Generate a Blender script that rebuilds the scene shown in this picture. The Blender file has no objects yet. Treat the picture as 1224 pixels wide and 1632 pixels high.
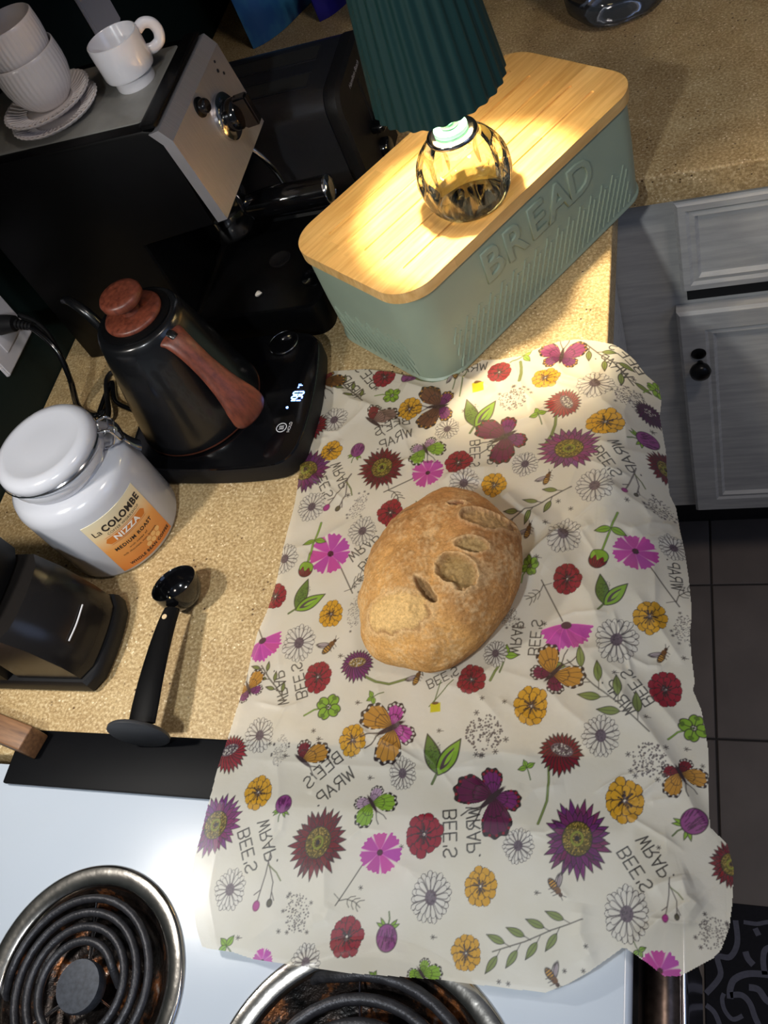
import bpy, bmesh, math, random
import numpy as np
from mathutils import Matrix, Vector, noise as mnoise
random.seed(7); np.random.seed(7)
scene = bpy.context.scene
COL = scene.collection
PI = math.pi
R = math.radians

# ------------------------------------------------------------------ camera
F_PX = 1456.6
CAM = np.array([0.81351521, -0.22899413, 0.68862915])
M3 = np.array([[0.93379917, 0.15987647, -0.32009159],
               [0.0441484, 0.83629535, 0.54649886],
               [0.35506342, -0.52445171, 0.77387361]])   # world -> camera
cd = bpy.data.cameras.new('camera'); cam = bpy.data.objects.new('camera', cd); COL.objects.link(cam)
cd.sensor_width = 36; cd.sensor_fit = 'AUTO'; cd.lens = F_PX / 1632 * 36; cd.clip_start = 0.01
cam.matrix_world = Matrix(M3.T.tolist()).to_4x4(); cam.location = CAM.tolist()
scene.camera = cam

# ------------------------------------------------------------------ world and lights
w = bpy.data.worlds.new('world'); scene.world = w; w.use_nodes = True
w.node_tree.nodes['Background'].inputs[0].default_value = (0.66, 0.78, 1.0, 1)
w.node_tree.nodes['Background'].inputs[1].default_value = 0.09
vs = scene.view_settings
vs.view_transform = 'Standard'; vs.look = 'None'; vs.gamma = 1; vs.use_curve_mapping = False
vs.exposure = 0.10

def area(name, loc, target, size, power, color, spread=180):
    l = bpy.data.lights.new(name, 'AREA'); l.shape = 'DISK'; l.size = size; l.energy = power; l.color = color
    l.spread = R(spread)
    o = bpy.data.objects.new(name, l); COL.objects.link(o); o.location = loc
    o.rotation_euler = (Vector(target) - Vector(loc)).to_track_quat('-Z', 'Y').to_euler()
    return o
# bulb in the range hood over the stove, dusk light from the window across the room, an added overhead fill for floor, cabinets and far counter, a puck light under the wall cupboard
area('hood_light', (0.46, -0.40, 0.82), (0.48, 0.10, 0.0), 0.06, 4.2, (0.92, 0.97, 1.0))
area('window_light', (2.3, -0.2, 0.9), (0.5, 0.4, 0.1), 0.9, 2.6, (0.45, 0.60, 1.0))
area('cupboard_light', (0.10, -0.04, 0.50), (0.36, 0.12, 0.0), 0.045, 1.15, (1.0, 0.95, 0.88), 125)
area('ceiling_light', (1.35, 0.05, 1.50), (1.0, 0.4, -0.3), 0.30, 5.4, (1.0, 0.88, 0.78))

# ------------------------------------------------------------------ back-projection helpers
def bp(p, z=0.0):
    r = M3.T @ np.array([(p[0] - 612) / F_PX, -(p[1] - 816) / F_PX, -1.0])
    return CAM + r * ((z - CAM[2]) / r[2])

# ------------------------------------------------------------------ material helpers
def srgb(r, g, b):
    f = lambda c: (c / 255 / 12.92) if c / 255 <= 0.04045 else ((c / 255 + 0.055) / 1.055) ** 2.4
    return (f(r), f(g), f(b))
MATS = {}
def mat(name, color=(0.8, 0.8, 0.8), rough=0.5, metal=0.0, spec=0.5, noise=0.0, nscale=40, bump=0.0, bscale=200, coat=0.0, emis=None, estr=0, stretch=None, detail=4):
    if name in MATS: return MATS[name]
    m = bpy.data.materials.new(name); m.use_nodes = True; MATS[name] = m
    nt = m.node_tree; b = nt.nodes['Principled BSDF']
    b.inputs['Base Color'].default_value = (*color, 1); b.inputs['Roughness'].default_value = rough
    b.inputs['Metallic'].default_value = metal; b.inputs['Specular IOR Level'].default_value = spec
    b.inputs['Coat Weight'].default_value = coat
    if emis:
        b.inputs['Emission Color'].default_value = (*emis, 1); b.inputs['Emission Strength'].default_value = estr
    tc = nt.nodes.new('ShaderNodeTexCoord'); src = tc.outputs['Object']
    if stretch:
        mp = nt.nodes.new('ShaderNodeMapping'); mp.inputs['Scale'].default_value = stretch
        nt.links.new(src, mp.inputs['Vector']); src = mp.outputs['Vector']
    nz = nt.nodes.new('ShaderNodeTexNoise'); nz.inputs['Scale'].default_value = nscale; nz.inputs['Detail'].default_value = detail
    nt.links.new(src, nz.inputs['Vector'])
    if noise > 0:
        rp = nt.nodes.new('ShaderNodeValToRGB')
        rp.color_ramp.elements[0].position = 0.3; rp.color_ramp.elements[1].position = 0.7
        rp.color_ramp.elements[0].color = (*[c * (1 - noise) for c in color], 1)
        rp.color_ramp.elements[1].color = (*[min(1, c * (1 + noise)) for c in color], 1)
        nt.links.new(nz.outputs['Fac'], rp.inputs['Fac']); nt.links.new(rp.outputs['Color'], b.inputs['Base Color'])
    if bump > 0:
        n2 = nt.nodes.new('ShaderNodeTexNoise'); n2.inputs['Scale'].default_value = bscale; n2.inputs['Detail'].default_value = 3
        nt.links.new(src, n2.inputs['Vector'])
        bm = nt.nodes.new('ShaderNodeBump'); bm.inputs['Strength'].default_value = bump; bm.inputs['Distance'].default_value = 0.002
        nt.links.new(n2.outputs['Fac'], bm.inputs['Height']); nt.links.new(bm.outputs['Normal'], b.inputs['Normal'])
    return m
def ramp(nt, src, stops):
    r = nt.nodes.new('ShaderNodeValToRGB'); e = r.color_ramp.elements
    e[0].position, e[0].color = stops[0][0], (*stops[0][1], 1)
    e[1].position, e[1].color = stops[-1][0], (*stops[-1][1], 1)
    for p, c in stops[1:-1]:
        x = e.new(p); x.color = (*c, 1)
    nt.links.new(src, r.inputs['Fac']); return r.outputs['Color']
def nmix(nt, fac, a, b, mode='MIX'):
    n = nt.nodes.new('ShaderNodeMix'); n.data_type = 'RGBA'; n.blend_type = mode
    if isinstance(fac, (int, float)): n.inputs[0].default_value = fac
    else: nt.links.new(fac, n.inputs[0])
    for k, v in ((6, a), (7, b)):
        if isinstance(v, tuple): n.inputs[k].default_value = (*v, 1)
        else: nt.links.new(v, n.inputs[k])
    return n.outputs[2]
def nnoise(nt, vec, scale, detail=4, rough=0.5):
    n = nt.nodes.new('ShaderNodeTexNoise'); n.inputs['Scale'].default_value = scale
    n.inputs['Detail'].default_value = detail; n.inputs['Roughness'].default_value = rough
    nt.links.new(vec, n.inputs['Vector']); return n.outputs['Fac']

def laminate():
    m = bpy.data.materials.new('stone_laminate'); m.use_nodes = True; nt = m.node_tree; b = nt.nodes['Principled BSDF']
    tc = nt.nodes.new('ShaderNodeTexCoord'); v = tc.outputs['Object']
    c1 = ramp(nt, nnoise(nt, v, 20, 6, 0.66), [(0.30, srgb(144, 116, 76)), (0.48, srgb(180, 152, 106)), (0.7, srgb(204, 180, 134))])
    c2 = ramp(nt, nnoise(nt, v, 330, 5, 0.65), [(0.36, srgb(112, 88, 58)), (0.5, srgb(178, 150, 104)), (0.64, srgb(228, 210, 170))])
    c = nmix(nt, 0.55, c1, c2)
    vo = nt.nodes.new('ShaderNodeTexVoronoi'); vo.inputs['Scale'].default_value = 130; nt.links.new(v, vo.inputs['Vector'])
    n3 = nnoise(nt, v, 30, 2)
    sp = ramp(nt, vo.outputs['Distance'], [(0.10, (1, 1, 1)), (0.20, (0, 0, 0))])
    gate = ramp(nt, n3, [(0.52, (0, 0, 0)), (0.62, (1, 1, 1))])
    c = nmix(nt, nmix(nt, 1.0, sp, gate, 'MULTIPLY'), c, srgb(74, 48, 30))
    v2 = nt.nodes.new('ShaderNodeTexVoronoi'); v2.inputs['Scale'].default_value = 210; nt.links.new(v, v2.inputs['Vector'])
    s2 = ramp(nt, v2.outputs['Distance'], [(0.12, (1, 1, 1)), (0.26, (0, 0, 0))])
    g2 = ramp(nt, nnoise(nt, v, 45, 2), [(0.5, (0, 0, 0)), (0.62, (1, 1, 1))])
    c = nmix(nt, nmix(nt, 1.0, s2, g2, 'MULTIPLY'), c, srgb(244, 226, 190))
    nt.links.new(c, b.inputs['Base Color']); b.inputs['Roughness'].default_value = 0.5; b.inputs['Specular IOR Level'].default_value = 0.3
    bm = nt.nodes.new('ShaderNodeBump'); bm.inputs['Strength'].default_value = 0.15; bm.inputs['Distance'].default_value = 0.001
    nt.links.new(nnoise(nt, v, 260, 3), bm.inputs['Height']); nt.links.new(bm.outputs['Normal'], b.inputs['Normal'])
    return m
def woodmat(name, dark, light, axis_scale, scale=6, rough=0.45, planks=None):
    m = bpy.data.materials.new(name); m.use_nodes = True; nt = m.node_tree; b = nt.nodes['Principled BSDF']
    tc = nt.nodes.new('ShaderNodeTexCoord'); mp = nt.nodes.new('ShaderNodeMapping'); mp.inputs['Scale'].default_value = axis_scale
    nt.links.new(tc.outputs['Object'], mp.inputs['Vector'])
    c = ramp(nt, nnoise(nt, mp.outputs['Vector'], scale, 5, 0.6), [(0.3, dark), (0.7, light)])
    if planks:
        m2 = nt.nodes.new('ShaderNodeMapping'); m2.inputs['Scale'].default_value = planks
        nt.links.new(tc.outputs['Object'], m2.inputs['Vector'])
        vo = nt.nodes.new('ShaderNodeTexVoronoi'); vo.distance = 'CHEBYCHEV'; vo.inputs['Scale'].default_value = 1; vo.inputs['Randomness'].default_value = 0.6
        nt.links.new(m2.outputs['Vector'], vo.inputs['Vector'])
        sep = nt.nodes.new('ShaderNodeSeparateColor'); nt.links.new(vo.outputs['Color'], sep.inputs[0])
        tint = ramp(nt, sep.outputs[0], [(0.0, (0.80, 0.78, 0.72)), (1.0, (1, 1, 1))])
        c = nmix(nt, 1.0, c, tint, 'MULTIPLY')
    nt.links.new(c, b.inputs['Base Color']); b.inputs['Roughness'].default_value = rough
    return m
def seethrough(name, tint, gloss_rough, clear, body=(0.02, 0.02, 0.02), glass=0.0, ior=1.3):
    """clear plastic / glass: straight-through, refracted and reflected light mixed by fixed weights and Fresnel"""
    m = bpy.data.materials.new(name); m.use_nodes = True; nt = m.node_tree
    out = nt.nodes['Material Output']; nt.nodes.remove(nt.nodes['Principled BSDF'])
    tr = nt.nodes.new('ShaderNodeBsdfTransparent'); tr.inputs[0].default_value = (*tint, 1)
    if glass > 0:
        bd = nt.nodes.new('ShaderNodeBsdfRefraction'); bd.inputs['Color'].default_value = (*tint, 1); bd.inputs['IOR'].default_value = ior; bd.inputs['Roughness'].default_value = 0.0
    else:
        bd = nt.nodes.new('ShaderNodeBsdfDiffuse'); bd.inputs[0].default_value = (*body, 1)
    mx = nt.nodes.new('ShaderNodeMixShader'); mx.inputs[0].default_value = clear
    nt.links.new(bd.outputs[0], mx.inputs[1]); nt.links.new(tr.outputs[0], mx.inputs[2])
    gl = nt.nodes.new('ShaderNodeBsdfGlossy'); gl.inputs['Roughness'].default_value = gloss_rough
    fr = nt.nodes.new('ShaderNodeFresnel'); fr.inputs['IOR'].default_value = 1.5
    m2 = nt.nodes.new('ShaderNodeMixShader'); nt.links.new(fr.outputs[0], m2.inputs[0])
    nt.links.new(mx.outputs[0], m2.inputs[1]); nt.links.new(gl.outputs[0], m2.inputs[2])
    nt.links.new(m2.outputs[0], out.inputs['Surface'])
    return m

COUNTER = laminate()
WALLGREEN = mat('dark_green_paint', srgb(16, 30, 29), 0.55, spec=0.25, noise=0.1, nscale=12, bump=0.1, bscale=120)
BLACK = mat('black_plastic', srgb(8, 8, 9), 0.42, spec=0.16, noise=0.08, nscale=60)
BLACKG = mat('black_gloss', srgb(10, 10, 12), 0.12, coat=0.3)
BLACKM = mat('black_matte', srgb(17, 17, 19), 0.55, spec=0.3, noise=0.1, nscale=80, bump=0.1, bscale=600)
SILICONE = mat('black_silicone', srgb(8, 9, 12), 0.5, spec=0.12, noise=0.08, nscale=50)
STEEL = mat('brushed_steel', srgb(186, 184, 188), 0.42, 0.72, noise=0.08, nscale=30, stretch=(1, 30, 1))
CHROME = mat('chrome', srgb(205, 205, 208), 0.12, 1.0)
GREYMETAL = mat('grey_tray_metal', srgb(150, 148, 142), 0.45, 0.4, noise=0.06, nscale=60)
CERAMIC = mat('white_ceramic', srgb(226, 219, 217), 0.22, noise=0.02, nscale=20, coat=0.2)
CERAMIC2 = mat('glossy_white_ceramic', srgb(186, 188, 195), 0.16, noise=0.02, nscale=10, coat=0.3)
SAGE = mat('sage_enamel', srgb(146, 161, 142), 0.42, noise=0.03, nscale=30)
ENAMEL = mat('white_stove_enamel', srgb(184, 193, 204), 0.22, noise=0.02, nscale=8)
BAMBOO = woodmat('bamboo', srgb(212, 162, 94), srgb(242, 204, 138), (4, 60, 20), 3, 0.5, planks=(9, 52, 5))
REDWOOD = woodmat('red_brown_wood', srgb(74, 34, 24), srgb(118, 60, 42), (60, 60, 6), 3.5, 0.4)
BROWNWOOD = woodmat('brown_wood', srgb(92, 62, 40), srgb(140, 100, 66), (6, 60, 60), 4, 0.5)
SHADE = mat('dark_green_shade', srgb(22, 54, 52), 0.40, noise=0.04, nscale=30)
WHITEWOOD = woodmat('distressed_white_paint', srgb(176, 174, 172), srgb(206, 204, 198), (3, 30, 30), 4, 0.5)
GLASS = seethrough('lamp_glass', (0.98, 0.99, 0.84), 0.03, 0.72, glass=1, ior=1.25)
SMOKY = seethrough('smoky_plastic', (0.32, 0.27, 0.23), 0.22, 0.40, body=(0.016, 0.014, 0.013))
CLEARP = seethrough('clear_plastic', (0.86, 0.88, 0.92), 0.06, 0.9, body=(0.25, 0.27, 0.32))
INK = mat('black_ink', srgb(38, 30, 28), 0.6)
COIL = mat('coil_metal', srgb(52, 52, 56), 0.42, 0.5, noise=0.3, nscale=120, bump=0.2, bscale=500)

# ------------------------------------------------------------------ object helpers
def link(o, parent=None):
    COL.objects.link(o)
    if parent is not None: o.parent = parent
    return o
def tag(o, label, cat, group=None):
    o['label'] = label; o['category'] = cat
    if group: o['group'] = group
    return o
def thing(name, label, cat, loc=(0, 0, 0), rotz=0.0, group=None):
    o = bpy.data.objects.new(name, None); o.empty_display_size = 0.02; link(o)
    o.location = loc; o.rotation_euler = (0, 0, rotz)
    return tag(o, label, cat, group)
def obj(name, verts, faces, m, parent=None, smooth=False, angle=40):
    me = bpy.data.meshes.new(name); me.from_pydata([tuple(map(float, v)) for v in verts], [], faces); me.update()
    bm = bmesh.new(); bm.from_mesh(me); bmesh.ops.recalc_face_normals(bm, faces=bm.faces); bm.to_mesh(me); bm.free()
    return finish(name, me, m, parent, smooth, angle)
def finish(name, me, m, parent=None, smooth=False, angle=40):
    me.materials.append(m)
    if smooth:
        me.shade_smooth()
        me.set_sharp_from_angle(angle=R(angle))
    return link(bpy.data.objects.new(name, me), parent)
def bmobj(name, bm, m, parent=None, smooth=False, angle=40):
    me = bpy.data.meshes.new(name); bm.to_mesh(me); bm.free()
    return finish(name, me, m, parent, smooth, angle)
def structure(o): o['kind'] = 'structure'; return o
def box(name, lo, hi, m, parent=None, bevel=0.0, seg=3):
    bm = bmesh.new(); bmesh.ops.create_cube(bm, size=1)
    for v in bm.verts:
        v.co = Vector([lo[i] + (v.co[i] + 0.5) * (hi[i] - lo[i]) for i in range(3)])
    if bevel > 0: bmesh.ops.bevel(bm, geom=bm.edges[:], offset=bevel, segments=seg, affect='EDGES', profile=0.5)
    return bmobj(name, bm, m, parent, bevel > 0, 50)
def lathe(name, prof, m, parent=None, seg=64, mod=None, smooth=True, angle=50, center=(0, 0), cap=(True, True)):
    vs_, fs = [], []
    n = len(prof)
    for i, (r, z) in enumerate(prof):
        for k in range(seg):
            t = 2 * PI * k / seg; rr = r if mod is None else mod(r, z, t, i)
            vs_.append((center[0] + rr * math.cos(t), center[1] + rr * math.sin(t), z))
    for i in range(n - 1):
        for k in range(seg):
            k2 = (k + 1) % seg
            fs.append((i * seg + k, i * seg + k2, (i + 1) * seg + k2, (i + 1) * seg + k))
    if cap[0]: fs.append(tuple(range(seg))[::-1])
    if cap[1]: fs.append(tuple((n - 1) * seg + k for k in range(seg)))
    return obj(name, vs_, fs, m, parent, smooth, angle)
def smoothpts(pts, n=8):
    P = [Vector(p) for p in pts]; out = []
    for i in range(len(P) - 1):
        p0 = P[max(i - 1, 0)]; p1 = P[i]; p2 = P[i + 1]; p3 = P[min(i + 2, len(P) - 1)]
        for k in range(n):
            t = k / n
            out.append(0.5 * ((2 * p1) + (p2 - p0) * t + (2 * p0 - 5 * p1 + 4 * p2 - p3) * t * t + (3 * p1 - p0 - 3 * p2 + p3) * t ** 3))
    out.append(P[-1]); return out
def tube(name, pts, rad, m, parent=None, seg=10, n=8, section=None, up=(0, 0, 1)):
    """tube along a smooth path; rad is a number or a function of the path fraction; section scales (side, up)"""
    P = smoothpts(pts, n) if n > 1 else [Vector(p) for p in pts]
    vs_, fs = [], []; N = len(P); U = Vector(up)
    for i, p in enumerate(P):
        t = (P[min(i + 1, N - 1)] - P[max(i - 1, 0)]).normalized()
        s = t.cross(U)
        if s.length < 1e-4: s = t.cross(Vector((1, 0, 0)))
        s.normalize(); u = s.cross(t).normalized()
        f = i / (N - 1); r = rad(f) if callable(rad) else rad
        sx, sy = (1, 1) if section is None else (section(f) if callable(section) else section)
        for k in range(seg):
            a = 2 * PI * k / seg
            vs_.append(p + s * (math.cos(a) * r * sx) + u * (math.sin(a) * r * sy))
    for i in range(N - 1):
        for k in range(seg):
            k2 = (k + 1) % seg
            fs.append((i * seg + k, i * seg + k2, (i + 1) * seg + k2, (i + 1) * seg + k))
    fs.append(tuple(range(seg))[::-1]); fs.append(tuple((N - 1) * seg + k for k in range(seg)))
    return obj(name, vs_, fs, m, parent, True, 60)
def rrect(L, W, r, n=8, cx=0, cy=0):
    out = []
    for sx, sy, a0 in ((1, 1, 0), (-1, 1, 90), (-1, -1, 180), (1, -1, 270)):
        for k in range(n + 1):
            a = R(a0 + 90 * k / n)
            out.append((cx + sx * (L / 2 - r) + r * math.cos(a), cy + sy * (W / 2 - r) + r * math.sin(a)))
    return out
def circle(r, n=48, cx=0, cy=0): return [(cx + r * math.cos(2 * PI * k / n), cy + r * math.sin(2 * PI * k / n)) for k in range(n)]
def loft(name, rings, m, parent=None, smooth=True, angle=40, cap=(True, True)):
    """rings: list of (loop2d, z)"""
    n = len(rings[0][0]); vs_ = [(x, y, z) for lp, z in rings for x, y in lp]; fs = []
    for i in range(len(rings) - 1):
        for k in range(n):
            k2 = (k + 1) % n
            fs.append((i * n + k, i * n + k2, (i + 1) * n + k2, (i + 1) * n + k))
    if cap[0]: fs.append(tuple(range(n))[::-1])
    if cap[1]: fs.append(tuple((len(rings) - 1) * n + k for k in range(n)))
    return obj(name, vs_, fs, m, parent, smooth, angle)
def plate(name, outer, holes, z0, z1, depth, m, parent=None, through=False, edge=0.0):
    """flat plate with recessed (or through) holes"""
    bm = bmesh.new(); es = []
    def loop(pts, z):
        v = [bm.verts.new((x, y, z)) for x, y in pts]
        e = [bm.edges.new((v[i], v[(i + 1) % len(v)])) for i in range(len(v))]
        return v, e
    ov, oe = loop(outer, z1); es += oe; hl = []
    for h in holes:
        v, e = loop(h, z1); es += e; hl.append(v)
    bmesh.ops.triangle_fill(bm, use_beauty=True, edges=es, normal=(0, 0, 1))
    def wall(a, pts, z):
        b = [bm.verts.new((x, y, z)) for x, y in pts]; n = len(a)
        for i in range(n): bm.faces.new((a[i], a[(i + 1) % n], b[(i + 1) % n], b[i]))
        return b
    b = wall(ov, outer, z0); bm.faces.new(b)
    for h, v in zip(holes, hl):
        hb = wall(v, h, z1 - depth)
        if not through: bm.faces.new(hb)
    bmesh.ops.recalc_face_normals(bm, faces=bm.faces)
    return bmobj(name, bm, m, parent, True, 35)
def extrude_xz(name, poly, y0, y1, m, parent=None, bevel=0.0, seg=2):
    bm = bmesh.new(); a = [bm.verts.new((x, y0, z)) for x, z in poly]; b = [bm.verts.new((x, y1, z)) for x, z in poly]; n = len(poly)
    bm.faces.new(a); bm.faces.new(b[::-1])
    for i in range(n): bm.faces.new((a[i], a[(i + 1) % n], b[(i + 1) % n], b[i]))
    bmesh.ops.recalc_face_normals(bm, faces=bm.faces)
    if bevel > 0: bmesh.ops.bevel(bm, geom=bm.edges[:], offset=bevel, segments=seg, affect='EDGES', profile=0.5)
    return bmobj(name, bm, m, parent, True, 35)
TMP = bpy.data.collections.new('tmp'); scene.collection.children.link(TMP)
def text_mesh(s, size, extrude=0.0, bevel=0.0, ax='CENTER', space=1.0, bold=0.0):
    cu = bpy.data.curves.new('t', 'FONT'); cu.body = s; cu.size = size; cu.extrude = extrude; cu.bevel_depth = bevel
    cu.align_x = ax; cu.align_y = 'CENTER'; cu.space_character = space; cu.resolution_u = 3; cu.offset = bold
    o = bpy.data.objects.new('t', cu); TMP.objects.link(o)
    dg = bpy.context.evaluated_depsgraph_get(); dg.update()
    me = bpy.data.meshes.new_from_object(o.evaluated_get(dg))
    bpy.data.objects.remove(o); bpy.data.curves.remove(cu); me.materials.clear()
    return me
def text_obj(name, s, size, m, parent, mtx, extrude=0.0, bevel=0.0, ax='CENTER', space=1.0):
    me = text_mesh(s, size, extrude, bevel, ax, space); me.transform(mtx)
    me.materials.append(m); return link(bpy.data.objects.new(name, me), parent)
def frame(o, ex, ey):
    ex = Vector(ex).normalized(); ey = Vector(ey); ey = (ey - ex * ey.dot(ex)).normalized(); ez = ex.cross(ey)
    return Matrix(((ex.x, ey.x, ez.x, o[0]), (ex.y, ey.y, ez.y, o[1]), (ex.z, ey.z, ez.z, o[2]), (0, 0, 0, 1)))
def copy_tree(o, parent=None):
    c = o.copy(); COL.objects.link(c)
    if parent is not None: c.parent = parent
    for ch in list(o.children): copy_tree(ch, c)
    return c

# ================================================================== SETTING
FX, FY = 0.705, 0.677          # counter fronts: main run x, cross run y
# countertop, L-shaped
def lshape():
    poly = [(0.0, -0.022), (FX, -0.022), (FX, FY), (1.7, FY), (1.7, 1.385), (0.0, 1.385)]
    bm = bmesh.new(); a = [bm.verts.new((x, y, -0.038)) for x, y in poly]; b = [bm.verts.new((x, y, 0)) for x, y in poly]
    bm.faces.new(a[::-1]); bm.faces.new(b)
    for i in range(6): bm.faces.new((a[i], a[(i + 1) % 6], b[(i + 1) % 6], b[i]))
    bmesh.ops.recalc_face_normals(bm, faces=bm.faces)
    es = [e for e in bm.edges if all(abs(v.co.z) < 1e-6 for v in e.verts)]
    bmesh.ops.bevel(bm, geom=es, offset=0.004, segments=3, affect='EDGES', profile=0.5)
    o = bmobj('countertop', bm, COUNTER, None, True, 40); return structure(o)
lshape()
structure(box('wall_left', (-0.1, -2.2, -0.914), (0.0, 1.485, 1.6), WALLGREEN))
structure(box('wall_back', (0.0, 1.385, -0.914), (2.4, 1.485, 1.6), WALLGREEN))
structure(box('wall_cupboard', (0.001, -0.03, 0.53), (0.33, 1.384, 1.25), WHITEWOOD))  # unseen cupboard, added to keep ambient light off the upper left
# floor with tiles
GROUT = mat('grout', srgb(52, 48, 46), 0.8, noise=0.1)
TILE = mat('grey_brown_floor_tile', srgb(122, 112, 106), 0.45, noise=0.16, nscale=9, bump=0.05, bscale=60)
fl = structure(box('floor', (0.0, -2.2, -0.96), (2.4, 1.385, -0.917), GROUT))
bm = bmesh.new(); bmesh.ops.create_cube(bm, size=1)
for v in bm.verts: v.co = Vector((v.co.x * 0.2965, v.co.y * 0.2965, v.co.z * 0.006 - 0.003))
bmesh.ops.bevel(bm, geom=[e for e in bm.edges if all(v.co.z > -0.001 for v in e.verts)], offset=0.0015, segments=1, affect='EDGES')
tile_me = bpy.data.meshes.new('tile'); bm.to_mesh(tile_me); bm.free(); tile_me.materials.append(TILE)
for i in range(5):
    for j in range(9):
        x = 0.772 + (i - 0.5) * 0.3; y = 0.657 + (0.5 - j) * 0.3
        t = bpy.data.objects.new('tile', tile_me); link(t, fl); t.location = (x, y, -0.914)

# base cabinets -----------------------------------------------------
CY = 0.697; CX = 0.686
def panel_front(name, x0, x1, z0, z1, y, parent, m=WHITEWOOD, frame_w=0.048, depth=0.018):
    """framed front facing -y: proud rim, recessed field, raised centre"""
    vs_, fs = [], []
    def ring(ins, yy):
        b = len(vs_); vs_.extend([(x0 + ins, yy, z0 + ins), (x1 - ins, yy, z0 + ins), (x1 - ins, yy, z1 - ins), (x0 + ins, yy, z1 - ins)]); return b
    rs = [ring(0, y), ring(0, y - depth + 0.004), ring(0.004, y - depth), ring(frame_w - 0.014, y - depth), ring(frame_w - 0.010, y - depth + 0.003),
          ring(frame_w - 0.004, y - depth + 0.002), ring(frame_w, y - depth + 0.007), ring(frame_w + 0.004, y - depth + 0.007)]
    for a, b in zip(rs, rs[1:]):
        for k in range(4): fs.append((a + k, a + (k + 1) % 4, b + (k + 1) % 4, b + k))
    fs.append(tuple(rs[-1] + k for k in range(4))); fs.append(tuple(rs[0] + k for k in range(4))[::-1])
    return obj(name, vs_, fs, m, parent)
cab = thing('base_cabinet', 'white distressed base cabinet with drawer and door under the cross counter', 'cabinet', (0, 0, 0))
box('body', (0.66, CY, -0.700), (1.25, 1.38, -0.039), WHITEWOOD, cab)
box('toe_kick', (0.66, 0.80, -0.914), (1.25, 1.38, -0.701), mat('dark_toe_kick', srgb(40, 38, 38), 0.6), cab)
panel_front('drawer_front', 0.766, 1.20, -0.186, -0.045, CY - 0.0005, cab, frame_w=0.026)
box('gap', (0.772, CY - 0.004, -0.212), (1.20, CY - 0.0002, -0.188), mat('dark_gap', srgb(20, 19, 19), 0.8), cab)  # solid dark strip in place of the shade between drawer and door
dr = panel_front('door', 0.757, 1.20, -0.694, -0.222, CY - 0.0005, cab)
k1 = lathe('knob', [(0.004, 0.0), (0.006, 0.008), (0.0125, 0.012), (0.0145, 0.018), (0.0125, 0.024), (0.005, 0.028)], mat('black_knob', srgb(18, 17, 17), 0.3, 0.5), dr, 24)
k1.matrix_local = Matrix.Translation((0.782, CY - 0.018, -0.318)) @ Matrix.Rotation(R(90), 4, 'X')
k2 = lathe('knob_plate', [(0.010, 0.0), (0.010, 0.002), (0.006, 0.004)], MATS['black_knob'], dr, 24)
k2.matrix_local = Matrix.Translation((0.781, CY - 0.018, -0.300)) @ Matrix.Rotation(R(90), 4, 'X')
cab2 = thing('base_cabinet', 'plain white cabinet side panel below the main counter, mostly hidden by the floral wrap', 'cabinet', (0, 0, 0))
box('body', (0.02, -0.018, -0.700), (CX, 0.692, -0.039), WHITEWOOD, cab2)
box('toe_kick', (0.02, -0.018, -0.914), (0.60, 0.692, -0.701), MATS['dark_toe_kick'], cab2)

# kitchen mat -------------------------------------------------------
MATBLK = mat('mat_black', srgb(26, 26, 33), 0.8, noise=0.15, nscale=200, bump=0.2, bscale=900)
MATGREY = mat('mat_grey_print', srgb(104, 104, 116), 0.8, noise=0.1, nscale=200)
mt = thing('floor_mat', 'black floor mat with grey scroll pattern at the foot of the stove', 'mat', (0, 0, -0.914))
box('mat_body', (0.745, -0.95, 0.0), (1.25, 0.093, 0.006), MATBLK, mt, 0.002, 2)
def ribbon(pts, wd):
    P = [Vector((*bp((1050 + u * 174 / 1224, 1400 + v * 232 / 1632), -0.908)[:2], 0)) for u, v in pts]
    P = smoothpts([tuple(p) for p in P], 6); vs_, fs = [], []
    for i, p in enumerate(P):
        t = (P[min(i + 1, len(P) - 1)] - P[max(i - 1, 0)]).normalized(); s = Vector((-t.y, t.x, 0)) * wd / 2
        vs_ += [tuple(p + s + Vector((0, 0, 0.0066))), tuple(p - s + Vector((0, 0, 0.0066)))]
    for i in range(len(P) - 1): fs.append((2 * i, 2 * i + 1, 2 * i + 3, 2 * i + 2))
    obj('scroll_line', vs_, fs, MATGREY, mt)
for pts, wd in (([(860, 470), (880, 720), (800, 880), (660, 885), (690, 1090), (530, 1290)], 0.008),
                ([(530, 1420), (620, 1500), (680, 1640), (700, 1800)], 0.007),
                ([(1500, 1120), (1224, 1080), (1000, 1070), (850, 1130), (800, 1240), (800, 1350)], 0.009),
                ([(940, 1540), (830, 1580), (740, 1480), (710, 1360), (730, 1290)], 0.006),
                ([(800, 1310), (930, 1310), (1020, 1400), (1080, 1560), (1150, 1700)], 0.008),
                ([(1500, 760), (1224, 780), (1170, 900), (1190, 1080)], 0.008),
                ([(970, 820), (1000, 900), (1060, 970)], 0.009), ([(950, 490), (1100, 510), (1224, 490), (1500, 480)], 0.006),
                ([(1080, 560), (1120, 640)], 0.008), ([(1010, 1220), (1120, 1250), (1224, 1380), (1400, 1400)], 0.009)):
    ribbon(pts, wd)

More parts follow.
